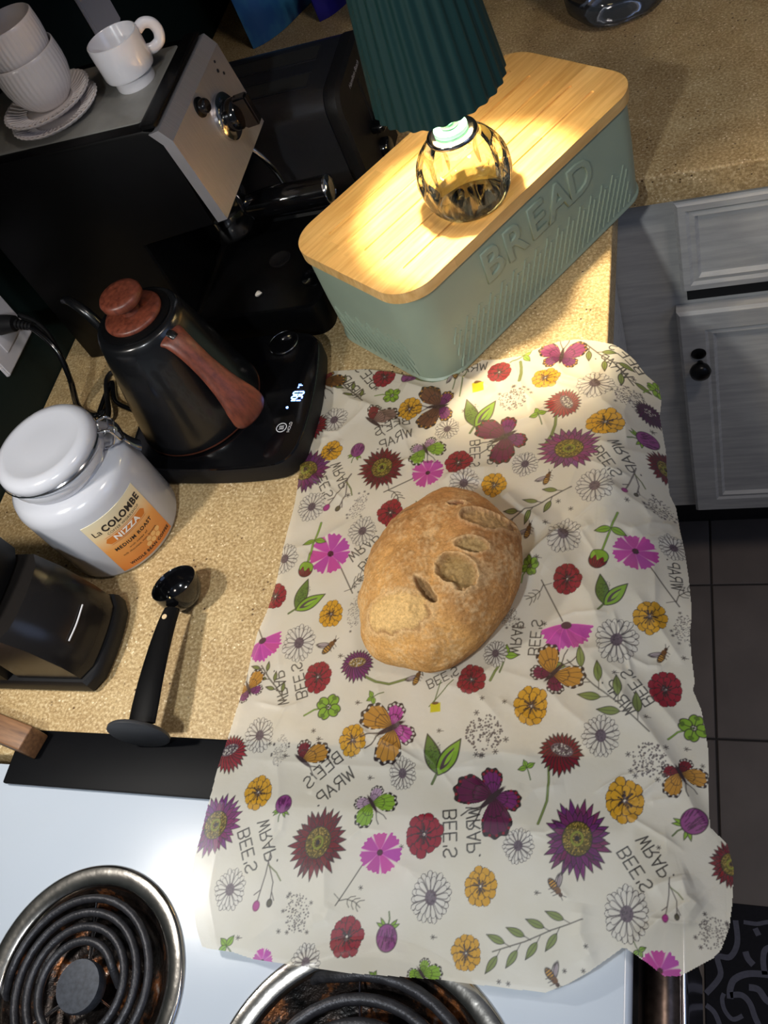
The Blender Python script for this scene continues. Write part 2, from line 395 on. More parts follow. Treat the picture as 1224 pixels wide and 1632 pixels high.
# ================================================================== STOVE
stove = thing('electric_stove', 'white electric coil stove with two coil burners at the bottom', 'stove', (0, 0, 0))
SZ = -0.004; SX = 0.733; SY = -0.030
B1 = (0.3127, -0.2020, 0.0930); B2 = (0.5618, -0.2586, 0.1213)
outer = rrect(SX - 0.03, 0.74, 0.02, 6, (SX + 0.03) / 2, SY - 0.37)
plate('cooktop', outer, [circle(B1[2] - 0.006, 64, B1[0], B1[1]), circle(B2[2] - 0.006, 64, B2[0], B2[1])], SZ - 0.03, SZ, 0.0301, ENAMEL, stove, through=True)
tube('cooktop_edge', [(SX - 0.001, SY - 0.012, SZ - 0.006), (SX - 0.001, -0.40, SZ - 0.006), (SX - 0.001, -0.745, SZ - 0.006)], 0.006, ENAMEL, stove, 12, 4)
box('stove_side', (0.03, SY - 0.738, -0.90), (SX - 0.006, SY - 0.002, SZ - 0.031), mat('stove_side_enamel', srgb(200, 204, 210), 0.3), stove)
box('control_gap', (SX - 0.0059, SY - 0.73, -0.11), (SX + 0.006, SY - 0.006, SZ - 0.032), BLACK, stove)
dg_ = box('oven_door', (SX - 0.0059, SY - 0.73, -0.75), (SX + 0.016, SY - 0.006, -0.112), mat('oven_black_glass', srgb(12, 12, 15), 0.08, coat=0.5), stove, 0.004, 2)
HANDLE = mat('worn_brown_grey_metal', srgb(98, 84, 76), 0.35, 0.8, noise=0.35, nscale=160)
tube('handle_bar', [(0.7505, -0.055, -0.085), (0.7505, -0.3, -0.085), (0.7505, -0.74, -0.085)], 0.0135, HANDLE, dg_, 20, 3)
tube('handle_trim', [(0.7655, -0.055, -0.088), (0.7655, -0.3, -0.088), (0.7655, -0.74, -0.088)], 0.0022, CHROME, dg_, 10, 3)
for yy in (-0.075, -0.70): box('handle_post', (SX + 0.004, yy - 0.012, -0.13), (0.757, yy + 0.012, -0.092), HANDLE, dg_, 0.003, 2)
# drip pans and coils
def panmat():
    m = bpy.data.materials.new('burnt_drip_pan'); m.use_nodes = True; nt = m.node_tree; b = nt.nodes['Principled BSDF']
    tc = nt.nodes.new('ShaderNodeTexCoord'); v = tc.outputs['Object']
    c = ramp(nt, nnoise(nt, v, 28, 5, 0.65), [(0.38, srgb(14, 13, 13)), (0.52, srgb(48, 40, 36)), (0.60, srgb(150, 92, 50)), (0.68, srgb(190, 184, 178))])
    nt.links.new(c, b.inputs['Base Color']); b.inputs['Metallic'].default_value = 0.7; b.inputs['Roughness'].default_value = 0.35
    bmp = nt.nodes.new('ShaderNodeBump'); bmp.inputs['Strength'].default_value = 0.6; bmp.inputs['Distance'].default_value = 0.003
    nt.links.new(nnoise(nt, v, 90, 4, 0.6), bmp.inputs['Height']); nt.links.new(bmp.outputs['Normal'], b.inputs['Normal'])
    return m
PANM = panmat()
RINGM = mat('scuffed_chrome_ring', srgb(176, 172, 166), 0.2, 1.0, noise=0.25, nscale=45, bump=0.15, bscale=80)
def burner(c, turns, r0, r1, tr, disc):
    x, y, r = c
    pan = lathe('drip_pan', [(r - 0.0175, -0.004), (r * 0.74, -0.012), (r * 0.62, -0.022), (r * 0.3, -0.027), (0.004, -0.028)], PANM, stove, 64, center=(0, 0), cap=(False, True))
    pan.location = (x, y, SZ)
    lathe('chrome_ring', [(r - 0.002, -0.001), (r, 0.0005), (r - 0.0008, 0.0026), (r - 0.0030, 0.0036), (r - 0.0150, 0.0014), (r - 0.0165, 0.0002), (r - 0.0180, -0.0045)], RINGM, pan, 96, cap=(False, False))
    pts = []
    N = int(turns * 40)
    for i in range(N + 1):
        f = i / N; a = 2 * PI * turns * f + 0.6; rr = r0 + (r1 - r0) * f
        pts.append((rr * math.cos(a), rr * math.sin(a), 0.0035))
    pts = [(r0 * 0.9 * math.cos(0.2), r0 * 0.9 * math.sin(0.2), -0.012)] + pts
    a = 2 * PI * turns + 0.6
    pts += [((r1 + 0.006) * math.cos(a + 0.2), (r1 + 0.006) * math.sin(a + 0.2), -0.004), ((r1 + 0.010) * math.cos(a + 0.35), (r1 + 0.010) * math.sin(a + 0.35), -0.014)]
    tube('heating_coil', pts, tr, COIL, pan, 12, 1)
    for k in range(3):
        a = R(100 + 120 * k)
        tube('support_arm', [(0.012 * math.cos(a), 0.012 * math.sin(a), -0.007), ((r1) * math.cos(a), (r1) * math.sin(a), -0.004)], 0.002, CHROME, pan, 8, 1, section=(0.5, 1.6))
    if disc: lathe('center_disc', [(0.0195, -0.006), (0.0205, 0.0015), (0.0195, 0.0045), (0.004, 0.005)], mat('speckled_grey_disc', srgb(58, 62, 70), 0.5, 0.3, noise=0.3, nscale=260), pan, 40)
    return pan
burner(B1, 3.4, 0.031, 0.0680, 0.0035, True)
burner(B2, 4.2, 0.030, 0.0950, 0.0044, True)

# black silicone gap cover between counter and stove
gc = tag(loft('stove_gap_cover', [(rrect(0.565, 0.052, 0.002, 3, 0.448, -0.0235), 0.0006), (rrect(0.565, 0.052, 0.002, 3, 0.448, -0.0235), 0.0026), (rrect(0.563, 0.050, 0.002, 3, 0.448, -0.0235), 0.0030)], SILICONE),
         'flat black silicone strip covering the gap between counter and stove', 'gap cover')

# wooden block at the left edge
wb = thing('wooden_block', 'brown wooden block at the left edge above the black gap cover', 'block', (0.115, 0.006, 0.0031), R(-14))
box('board', (-0.10, -0.012, 0.0), (0.084, 0.012, 0.026), BROWNWOOD, wb, 0.0015, 2)
box('foot', (-0.10, -0.040, 0.0), (0.005, -0.0121, 0.008), BROWNWOOD, wb, 0.001, 2)

# ================================================================== WALL OUTLET, PLATES, CORDS
def plate_wall(name, label, y0, y1, z0, z1):
    t = thing(name, label, 'outlet' if 'outlet' in label else 'wall plate', (0, (y0 + y1) / 2, z0))
    bm = bmesh.new(); bmesh.ops.create_cube(bm, size=1); W, H = y1 - y0, z1 - z0
    for v in bm.verts: v.co = Vector(((v.co.x + 0.5) * 0.006, v.co.y * W * (0.95 if v.co.x > 0 else 1), (v.co.z * (0.96 if v.co.x > 0 else 1) + 0.5) * H))
    bmesh.ops.bevel(bm, geom=bm.edges[:], offset=0.0015, segments=2, affect='EDGES')
    bmobj('cover_plate', bm, mat('white_plastic', srgb(200, 198, 204), 0.35), t, True, 50); return t
out = plate_wall('wall_outlet', 'white wall outlet plate with a black plug, left of the kettle', 0.415, 0.492, 0.065, 0.185)
for zz in (0.035, 0.085): box('socket', (0.0061, -0.017, zz - 0.014), (0.0085, 0.017, zz + 0.014), MATS['white_plastic'], out, 0.001, 2)
plate_wall('switch_plate', 'pale wall plate on the green wall behind the white mug', 0.950, 1.025, 0.165, 0.29)
cord = thing('power_cord', 'black power cord running from the wall plug down behind the white canister', 'cord', (0, 0, 0), 0, 'black power cords')
def at(px, py, z): return tuple(bp((px, py), z))
plug = tube('plug', [(0.0087, 0.4535, 0.116), (0.022, 0.4535, 0.116), (0.034, 0.453, 0.115)], lambda f: 0.0125 - 0.003 * f, BLACKM, cord, 12, 4)
for k in range(5):
    tube('strain_relief', [(0.036 + k * 0.0045, 0.4525 - 0.0008 * k, 0.1145 - 0.001 * k), (0.039 + k * 0.0045, 0.4522 - 0.0008 * k, 0.1138 - 0.001 * k)], 0.0062 - 0.0004 * k, BLACKM, plug, 10, 1)
tube('cable', [(0.034, 0.4525, 0.115), (0.06, 0.446, 0.108), at(90, 558, 0.085), at(112, 605, 0.052), at(126, 648, 0.012), at(150, 662, 0.0038), at(168, 655, 0.0036), (0.10, 0.398, 0.0036), at(178, 610, 0.0036), at(185, 640, 0.0036), at(215, 655, 0.0036)], 0.0034, BLACKG, cord, 10, 8)
cord2 = tag(tube('power_cord', [(0.03, 0.47, 0.112), (0.052, 0.462, 0.105), at(80, 538, 0.09), at(106, 588, 0.06), at(119, 636, 0.02), at(128, 668, 0.0040), at(145, 676, 0.0040), at(172, 664, 0.0105), at(172, 600, 0.0040), (0.128, 0.478, 0.0040)], 0.0032, BLACKM, None, 10, 8),
            'second black power cord looping over the counter behind the canister latch', 'cord', 'black power cords')

# ================================================================== ESPRESSO MACHINE
em = thing('espresso_machine', 'black espresso machine with brushed steel front panel, cups on its top', 'coffee machine', (0, 0, 0))
Y0, Y1 = 0.500, 0.662
body = extrude_xz('body', [(0.045, 0.0), (0.225, 0.0), (0.225, 0.155), (0.318, 0.166), (0.316, 0.279), (0.300, 0.2835), (0.045, 0.2835)], Y0, Y1, BLACK, em, 0.003)
# steel front panel with its upper chamfer
pv = [(0.3375, Y0 - 0.002, 0.172), (0.3375, Y1 + 0.002, 0.172), (0.3275, Y1 + 0.002, 0.268), (0.3275, Y0 - 0.002, 0.268), (0.3185, Y1 + 0.002, 0.2815), (0.3185, Y0 - 0.002, 0.2815)]
pb = [(x - 0.012, y, z - 0.002) for x, y, z in pv]
fp = obj('front_panel', pv + pb, [(0, 1, 2, 3), (3, 2, 4, 5), (6, 9, 8, 7), (9, 11, 10, 8), (0, 6, 7, 1), (0, 3, 9, 6), (3, 5, 11, 9), (1, 7, 8, 2), (2, 8, 10, 4), (5, 4, 10, 11)], STEEL, em)
pn = Vector((0.096, 0, 0.010)).normalized()      # panel normal
def on_panel(y, z, d=0.0):
    x = 0.3375 - (z - 0.172) / 0.096 * 0.010; p = Vector((x, y, z)) + pn * d; return p
def panel_lathe(name, prof, m, parent, y, z, seg=40, d=0.0):
    o = lathe(name, prof, m, parent, seg); q = pn.to_track_quat('Z', 'Y').to_matrix().to_4x4()
    o.matrix_local = Matrix.Translation(on_panel(y, z, d)) @ q; return o
panel_lathe('knob_ring', [(0.0245, 0.0), (0.0245, 0.004), (0.022, 0.006), (0.012, 0.006)], CHROME, em, 0.601, 0.222)
kn_ = panel_lathe('steam_knob', [(0.0165, 0.006), (0.0165, 0.016), (0.014, 0.019), (0.003, 0.019)], BLACKG, em, 0.601, 0.222)
bm = bmesh.new(); bmesh.ops.create_cube(bm, size=1)
for v in bm.verts: v.co = Vector((v.co.x * 0.012, v.co.y * 0.034, v.co.z * 0.018 + 0.026))
bmesh.ops.bevel(bm, geom=bm.edges[:], offset=0.002, segments=2, affect='EDGES'); bmobj('knob_grip', bm, BLACKG, kn_, True, 50)
panel_lathe('button_ring', [(0.010, 0.0), (0.010, 0.002), (0.008, 0.003)], BLACK, em, 0.569, 0.256)
bt = panel_lathe('power_switch', [(0.0075, 0.002), (0.0075, 0.008), (0.006, 0.010), (0.001, 0.010)], BLACKG, em, 0.569, 0.256)
for y, z, r in ((0.636, 0.254, 0.002), (0.644, 0.246, 0.0017), (0.640, 0.262, 0.0015)):
    panel_lathe('indicator', [(r, 0.0), (r, 0.0006), (0.0002, 0.0008)], mat('dark_print', srgb(22, 22, 30), 0.4), em, y, z, 14)
# top: grey cup tray in black rim
loft('cup_tray', [(rrect(0.235, 0.132, 0.006, 4, 0.178, 0.581), 0.2836), (rrect(0.235, 0.132, 0.006, 4, 0.178, 0.581), 0.2850), (rrect(0.233, 0.130, 0.006, 4, 0.178, 0.581), 0.2854)], GREYMETAL, em)
loft('top_rim', [(rrect(0.018, 0.160, 0.003, 3, 0.307, 0.581), 0.2836), (rrect(0.018, 0.160, 0.003, 3, 0.307, 0.581), 0.2868), (rrect(0.014, 0.156, 0.003, 3, 0.307, 0.581), 0.2876)], BLACK, em)
# drip tray base
dt = loft('drip_tray', [(rrect(0.165, 0.172, 0.018, 6, 0.3085, 0.578), 0.0), (rrect(0.168, 0.176, 0.018, 6, 0.3085, 0.578), 0.040), (rrect(0.166, 0.174, 0.017, 6, 0.3085, 0.578), 0.0445),
                          (rrect(0.158, 0.166, 0.015, 6, 0.3085, 0.578), 0.0450), (rrect(0.154, 0.162, 0.014, 6, 0.3085, 0.578), 0.0415), (rrect(0.12, 0.13, 0.012, 6, 0.3085, 0.578), 0.0412)], BLACK, em)
lathe('tray_float', [(0.014, 0.0413), (0.014, 0.0424), (0.012, 0.0428), (0.010, 0.0420)], BLACKM, dt, 32, center=(0.318, 0.585), cap=(False, True))
lathe('finger_notch', [(0.016, 0.0413), (0.016, 0.0425), (0.0145, 0.0425), (0.013, 0.0416)], BLACKG, dt, 32, center=(0.372, 0.545), cap=(False, True))
# group head and portafilter
gh = lathe('group_head', [(0.032, 0.118), (0.034, 0.124), (0.034, 0.150), (0.030, 0.1655)], CHROME, em, 40, center=(0.272, 0.600))
pf = lathe('portafilter_basket', [(0.026, 0.084), (0.030, 0.090), (0.031, 0.112), (0.031, 0.1175)], CHROME, em, 40, center=(0.272, 0.600))
tube('portafilter_handle', [(0.298, 0.602, 0.110), (0.322, 0.604, 0.110), (0.362, 0.606, 0.109), (0.402, 0.609, 0.108)], lambda f: 0.0105 + 0.0060 * min(1, f * 2.2), BLACKG, pf, 24, 8)
ec = lathe('end_cap', [(0.0166, 0.0), (0.0174, 0.003), (0.0160, 0.006), (0.0118, 0.0072), (0.0112, 0.0064), (0.002, 0.0062)], CHROME, pf, 32)
ec.matrix_local = Matrix.Translation((0.4015, 0.609, 0.108)) @ Vector((0.04, 0.003, -0.001)).to_track_quat('Z', 'Y').to_matrix().to_4x4()
tube('steam_wand', [(0.300, 0.645, 0.165), (0.315, 0.650, 0.150), (0.328, 0.652, 0.12), (0.333, 0.653, 0.085)], 0.0035, CHROME, em, 10, 6)
tag(lathe('crumb', [(0.001, 0.0), (0.0035, 0.001), (0.0042, 0.003), (0.002, 0.0048)], mat('white_crumb', srgb(236, 228, 216), 0.7), None, 9, mod=lambda r, z, t, i: r * (1 + 0.25 * math.sin(3 * t + i))), 'small white crumb lying on the black drip tray', 'crumb').location = (*bp((412, 468), 0.0435)[:2], 0.0413)

# cups on the machine --------------------------------------------------
TZ = 0.2855
sx_, sy_ = 0.172, 0.560
def saucer(label, dx, dy, z, tilt=0.0):
    t = thing('saucer', label, 'saucer', (sx_ + dx, sy_ + dy, z), 0.0, 'ribbed white saucers'); t.rotation_euler = (0, tilt, 0)
    def md(r, zz, a, i): return r * (1 + (0.012 * math.cos(40 * a) if 3 <= i <= 7 else 0))
    lathe('dish', [(0.022, 0.0), (0.024, 0.0), (0.026, 0.002), (0.036, 0.0035), (0.044, 0.007), (0.0490, 0.0105), (0.0495, 0.0115), (0.0480, 0.0118), (0.042, 0.0085), (0.034, 0.0055), (0.024, 0.0045), (0.002, 0.0042)], CERAMIC, t, 160, md, angle=70)
    # radiating ribs on the upper rim
    bm = bmesh.new()
    for k in range(44):
        a = 2 * PI * k / 44; c, s = math.cos(a), math.sin(a)
        vs_ = []
        for r, z0 in ((0.027, 0.0050), (0.036, 0.0064), (0.0465, 0.0112)):
            for o_, h in ((-0.0014, 0.0), (0, 0.0009), (0.0014, 0.0)): vs_.append(bm.verts.new((c * r - s * o_, s * r + c * o_, z0 + h)))
        for q in range(2):
            for e in range(2): bm.faces.new((vs_[q * 3 + e], vs_[q * 3 + e + 1], vs_[q * 3 + 3 + e + 1], vs_[q * 3 + 3 + e]))
    rb = bmobj('rim_ribs', bm, CERAMIC, t, True, 60); rb['kind'] = 'stuff'
    return t
saucer('white ribbed saucer, lower of the two stacked on the coffee machine', 0.010, -0.004, TZ)
saucer('white ribbed saucer, upper of the two, holding the stacked cups', 0.002, 0.004, TZ + 0.0080)
def ribcup(label, z, k_=1.0):
    t = thing('ribbed_cup', label, 'cup', (sx_ + 0.004, sy_ + 0.008, z), 0.0, 'stacked ribbed white cups'); t.scale = (k_, k_, 1)
    def md(r, zz, a, i): return r * (1 + 0.016 * abs(math.cos(20 * a)) - 0.008) if 2 <= i <= 8 else r
    lathe('bowl', [(0.016, 0.0), (0.0185, 0.0), (0.0215, 0.003), (0.0275, 0.009), (0.0325, 0.018), (0.0352, 0.028), (0.0360, 0.038), (0.0358, 0.046), (0.0355, 0.050), (0.0355, 0.0535), (0.0345, 0.0545), (0.0335, 0.0530), (0.0338, 0.040), (0.0320, 0.026), (0.0270, 0.014), (0.018, 0.0065), (0.002, 0.006)], CERAMIC, t, 200, md, angle=70)
    return t
ribcup('white ribbed cup, lower of the two stacked on the saucers', TZ + 0.0127)
ribcup('white ribbed cup, upper of the stack and half out of frame', TZ + 0.0127 + 0.031, 0.93)
MUGW = mat('mug_white_glaze', srgb(222, 219, 222), 0.16, noise=0.02, nscale=10, coat=0.3)
mug = thing('espresso_mug', 'small plain white mug with ring handle standing on the coffee machine', 'mug', (0.2640, 0.5905, TZ), R(35))
lathe('bowl', [(0.017, 0.0), (0.0205, 0.0), (0.0212, 0.002), (0.0212, 0.011), (0.0222, 0.0125), (0.0262, 0.0132), (0.0272, 0.016), (0.0276, 0.044), (0.0272, 0.0485), (0.0262, 0.0490), (0.0252, 0.0478), (0.0250, 0.018), (0.020, 0.012), (0.002, 0.011)], MUGW, mug, 64)
tube('handle', [(0.0262, 0, 0.0425), (0.034, 0, 0.0450), (0.0415, 0, 0.041), (0.0440, 0, 0.032), (0.0405, 0, 0.0235), (0.0325, 0, 0.0205), (0.0262, 0, 0.0215)], 0.0042, MUGW, mug, 14, 8, section=(1.35, 1.0), up=(0, 1, 0))

# ================================================================== TOASTER
ts = thing('toaster', 'black toaster with two slots and side lever behind the coffee machine', 'toaster', (0.315, 0.765, 0), 0.0)
def prof_ring(w_, h, r, x, n=6):
    pts = []
    for cy, cz, a0 in ((w_ / 2 - r, h - r, 0), (-w_ / 2 + r, h - r, 90)):
        for k in range(n + 1):
            a = R(a0 + 90 * k / n); pts.append((x, cy + r * math.cos(a), cz + r * math.sin(a)))
    pts += [(x, -w_ / 2, 0.012), (x, w_ / 2, 0.012)]; return pts
def ringloft(name, rings, m, parent):
    n = len(rings[0]); vs_ = [p for r_ in rings for p in r_]; fs = []
    for i in range(len(rings) - 1):
        for k in range(n): fs.append((i * n + k, i * n + (k + 1) % n, (i + 1) * n + (k + 1) % n, (i + 1) * n + k))
    fs.append(tuple(range(n))); fs.append(tuple((len(rings) - 1) * n + k for k in range(n)))
    return obj(name, vs_, fs, m, parent, True, 35)
TB = mat('black_satin_metal', srgb(44, 45, 50), 0.30, 0.4, noise=0.06, nscale=40)
shell = ringloft('shell', [prof_ring(0.150, 0.168, 0.024, x) for x in (-0.115, 0.085)], TB, ts)
ringloft('lever_end', [prof_ring(0.150, 0.168, 0.024, 0.0855), prof_ring(0.152, 0.169, 0.025, 0.0875), prof_ring(0.152, 0.169, 0.025, 0.100), prof_ring(0.144, 0.164, 0.022, 0.104)], BLACKM, ts)
for yy in (-0.028, 0.028):
    box('slot', (-0.095, yy - 0.014, 0.1670), (0.060, yy + 0.014, 0.16825), mat('slot_black', (0.003, 0.003, 0.003), 0.9), ts)  # black plate standing in for the shade inside the slot
    box('slot_rim', (-0.097, yy - 0.0165, 0.1676), (0.062, yy - 0.0142, 0.1690), TB, ts)
    box('slot_rim', (-0.097, yy + 0.0142, 0.1676), (0.062, yy + 0.0165, 0.1690), TB, ts)
box('lever_slot', (0.1035, 0.004, 0.06), (0.1045, 0.010, 0.135), MATS['slot_black'], ts)  # black strip for the shade in the lever's slot
lv = box('lever', (0.1046, -0.016, 0.074), (0.122, 0.030, 0.084), BLACKG, ts, 0.003, 2)
box('lever_trim', (0.1221, -0.013, 0.0765), (0.1227, 0.027, 0.0775), CHROME, lv)
lathe('browning_dial', [(0.014, 0.0), (0.014, 0.008), (0.012, 0.010), (0.002, 0.010)], BLACKG, ts, 32).matrix_local = Matrix.Translation((0.104, 0.008, 0.038)) @ Matrix.Rotation(R(90), 4, 'Y')
text_obj('brand_lettering', 'Hamilton Beach', 0.0085, mat('pale_print', srgb(190, 190, 195), 0.5), ts, frame((0.10445, 0.0, 0.147), (0, 1, 0), (0, 0, 1)))
for xx in (-0.09, 0.07):
    for yy in (-0.055, 0.055): lathe('foot', [(0.010, 0.0), (0.010, 0.0118), (0.008, 0.0119)], BLACKM, ts, 20, center=(xx, yy))

# ================================================================== BREAD BOX
BXC = (0.5689, 0.5770); BXA = R(53.17); LZ = 0.132
bb = thing('bread_box', 'sage green metal bread box embossed BREAD with bamboo lid', 'bread box', (BXC[0], BXC[1], 0.0006), BXA)
BL, BW = 0.3465, 0.1835
bd = loft('body', [(rrect(BL - 0.006, BW - 0.006, 0.035, 10), 0.0), (rrect(BL + 0.001, BW + 0.001, 0.036, 10), 0.0015), (rrect(BL + 0.001, BW + 0.001, 0.036, 10), 0.004), (rrect(BL - 0.002, BW - 0.002, 0.036, 10), 0.006), (rrect(BL, BW, 0.036, 10), 0.060), (rrect(BL, BW, 0.036, 10), LZ - 0.0135)], SAGE, bb)
for i, ch in enumerate('BREAD'):
    x = -0.066 + i * 0.0335
    text_obj('embossed_letter', ch, 0.052, SAGE, bd, frame((x, -BW / 2 - 0.0002, 0.0870), (1, 0, 0), (0, 0, 1)), extrude=0.0008, bevel=0.0011)
bm = bmesh.new()
def dash(side, u, z, ang):
    L_, w2, h = (0.0046, 0.00100, 0.0014) if ang > 1 else (0.0026, 0.0006, 0.0004)
    c, s = math.cos(ang), math.sin(ang); vs_ = []
    for hh, k in ((0, 1.0), (h, 0.45)):
        for a, b in ((-L_, -w2 * k), (L_, -w2 * k), (L_, w2 * k), (-L_, w2 * k)):
            du, dz = a * c - b * s, a * s + b * c
            if side == 0: vs_.append(bm.verts.new((u + du, -BW / 2 - hh + 0.0002, z + dz)))
            else: vs_.append(bm.verts.new((-BL / 2 - hh + 0.0002, u + du, z + dz)))
    a, b = vs_[:4], vs_[4:]; bm.faces.new(b)
    for i in range(4): bm.faces.new((a[i], a[(i + 1) % 4], b[(i + 1) % 4], b[i]))
for side, half in ((0, BL / 2 - 0.036), (1, BW / 2 - 0.036)):
    nx = int(2 * half / 0.0088)
    for i in range(nx + 1):
        for j in range(6):
            u = -half + (i + 0.5 * (j % 2)) * 0.0088; z = 0.0125 + j * 0.0082
            if u > half or (j == 5 and i % 2): continue
            dash(side, u, z, R(66)); dash(side, u + 0.0044, z + 0.0042, R(-24)) if u + 0.011 < half else None
bmesh.ops.recalc_face_normals(bm, faces=bm.faces)
emb = bmobj('herringbone_embossing', bm, SAGE, bd); emb['kind'] = 'stuff'
# bamboo lid with five long grooves
def capsule(x0, x1, y, r, n=8):
    return [(x1 + r * math.cos(R(-90 + 180 * k / n)), y + r * math.sin(R(-90 + 180 * k / n))) for k in range(n + 1)] + [(x0 + r * math.cos(R(90 + 180 * k / n)), y + r * math.sin(R(90 + 180 * k / n))) for k in range(n + 1)]
LL, LW = 0.3525, 0.1893
ld = plate('lid', rrect(LL, LW, 0.038, 12), [capsule(-0.140, 0.140, -0.058 + 0.029 * k, 0.0021) for k in range(5)], LZ - 0.0132, LZ - 0.0006, 0.0018, BAMBOO, bb)

# ================================================================== TABLE LAMP
LPX, LPY = 0.5888, 0.5133
lamp = thing('table_lamp', 'small table lamp with faceted glass base and pleated dark green shade', 'lamp', (LPX, LPY, LZ + 0.0002), 0.0)
def gmod(r, z, a, i):
    if z < 0.004 or z > 0.066: return r
    env = min(1, (z - 0.004) / 0.012) * min(1, (0.066 - z) / 0.012)
    k = 150.0
    return r * (1 - 0.085 * env * (abs(math.sin(7 * a + k * z * 0.42)) * abs(math.sin(7 * a - k * z * 0.42))))
gp = []
for i in range(41):
    z = 0.074 * i / 40; u = (z - 0.033) / 0.040
    r = 0.0465 * math.sqrt(max(0.0, 1 - (u * 0.86) ** 2)) if z > 0.0 else 0.033
    gp.append((max(r, 0.024), z))
gl = lathe('glass_base', [(0.028, 0.0)] + gp[1:], GLASS, lamp, 160, gmod, angle=80)
lathe('collar', [(0.0240, 0.0742), (0.0245, 0.0765), (0.0235, 0.0785), (0.020, 0.0795), (0.0165, 0.0795)], CHROME, lamp, 48)
lathe('touch_ring', [(0.0160, 0.0797), (0.0160, 0.0835), (0.0150, 0.0842), (0.006, 0.0842)], mat('mint_plastic', srgb(96, 176, 152), 0.4), lamp, 40)
lathe('touch_button', [(0.0085, 0.0843), (0.0085, 0.0856), (0.0070, 0.0860), (0.001, 0.0860)], mat('green_button', srgb(14, 62, 50), 0.4), lamp, 32)
lathe('stem', [(0.0045, 0.0861), (0.0045, 0.2326)], CHROME, lamp, 20)
SH0, SH1 = 0.122, 0.256
def smod(r, z, a, i): return r + 0.0013 * math.cos(28 * a)
shp = []
for k in range(9):
    f = k / 8; shp.append((0.0600 - 0.0150 * f, SH0 + (SH1 - SH0) * f))
shade = lathe('pleated_shade', shp + [(0.0445, SH1 + 0.0012)] + [(r - 0.0016, z) for r, z in shp[::-1]] + [shp[0]], SHADE, lamp, 272, smod, angle=70, cap=(False, False))
lathe('shade_lining', [(r - 0.0036, z) for r, z in shp], mat('white_lining', srgb(232, 226, 206), 0.7), lamp, 96, cap=(False, False))
lathe('shade_top', [(0.0436, SH1 - 0.006), (0.0436, SH1 - 0.0035), (0.004, SH1 - 0.0030)], SHADE, lamp, 64)
lathe('led_head', [(0.0170, 0.2338), (0.0180, 0.236), (0.0170, 0.243), (0.0055, 0.248)], mat('lamp_white', srgb(235, 235, 230), 0.5), lamp, 40)
lathe('led_disc', [(0.0165, 0.2328), (0.0165, 0.2336)], mat('led_glow', (1, 0.9, 0.6), 0.5, emis=(1.0, 0.80, 0.46), estr=4), lamp, 40)
ll = bpy.data.lights.new('lamp_led', 'AREA'); ll.shape = 'DISK'; ll.size = 0.032; ll.energy = 5.0; ll.color = (1.0, 0.82, 0.53)
lo = bpy.data.objects.new('lamp_led', ll); link(lo); lo.location = (LPX, LPY, LZ + 0.2315)

# ================================================================== KETTLE AND BASE
KX, KY = 0.2655, 0.3740
def kb_loop(s=0.0):
    pts = [(0.185, 0.352), (0.192, 0.308), (0.225, 0.289), (0.300, 0.2815), (0.365, 0.282), (0.392, 0.290), (0.4035, 0.318), (0.4045, 0.38), (0.398, 0.435), (0.388, 0.462), (0.36, 0.474), (0.28, 0.476), (0.215, 0.468), (0.19, 0.44), (0.184, 0.40)]
    P = smoothpts([(x, y, 0) for x, y in pts] + [(*pts[0], 0)], 5)[:-1]
    c = Vector((0.295, 0.378, 0)); out = []
    for p in P:
        d = p - c; out.append(tuple((c + d * (1 - s / d.length))[:2]))
    return out
kbs = thing('kettle_dock', 'black glossy kettle base with blue digital display and hold button', 'kettle base', (0, 0, 0.0005))
loft('housing', [(kb_loop(0.006), 0.0), (kb_loop(0.001), 0.003), (kb_loop(0.0), 0.018), (kb_loop(0.002), 0.0245)], BLACKM, kbs)
loft('glass_top', [(kb_loop(0.0022), 0.0246), (kb_loop(0.003), 0.0262), (kb_loop(0.005), 0.0268)], BLACKG, kbs)
LEDB = mat('blue_led', (0.2, 0.35, 1), 0.5, emis=(0.16, 0.32, 1.0), estr=9)
PRINTW = mat('white_print', srgb(205, 205, 210), 0.5)
ZT = 0.0272
def base_text(name, s, px0, px1, size, m, zup=ZT, dy=None):
    a = Vector(at(*px0, zup)); b = Vector(at(*px1, zup)); ex = (b - a).normalized(); c = (a + b) / 2
    return text_obj(name, s, size, m, kbs, frame((c.x, c.y, zup), ex, Vector((-ex.y, ex.x, 0))))
def seg7(parent, m, chars, p0, p1, h):
    """seven-segment digits lying flat, from p0 towards p1"""
    a = Vector(at(*p0, ZT)); b = Vector(at(*p1, ZT)); ex = (b - a).normalized(); ey = Vector((-ex.y, ex.x, 0)); wd = (b - a).length / len(chars); vs_, fs = [], []
    S = {'0': 'abcdef', '1': 'bc', '9': 'abcdfg'}
    q = wd * 0.62; t = h * 0.13
    seg = {'a': (0, h, q, h), 'g': (0, h / 2, q, h / 2), 'd': (0, 0, q, 0), 'f': (0, h / 2, 0, h), 'e': (0, 0, 0, h / 2), 'b': (q, h / 2, q, h), 'c': (q, 0, q, h / 2)}
    for i, ch in enumerate(chars):
        for s in S[ch]:
            x0, y0, x1, y1 = seg[s]; bx = t / 2 if y0 != y1 else -t * 0.2
            lo = (min(x0, x1) - (t / 2 if x0 == x1 else -t * 0.3), min(y0, y1) - (t / 2 if y0 == y1 else -t * 0.3)); hi = (max(x0, x1) + (t / 2 if x0 == x1 else -t * 0.3), max(y0, y1) + (t / 2 if y0 == y1 else -t * 0.3))
            n = len(vs_)
            for u, v in ((lo[0], lo[1]), (hi[0], lo[1]), (hi[0], hi[1]), (lo[0], hi[1])): vs_.append(a + ex * (i * wd + u) + ey * (v - h / 2))
            fs.append((n, n + 1, n + 2, n + 3))
    obj('display_digits', vs_, fs, m, parent)
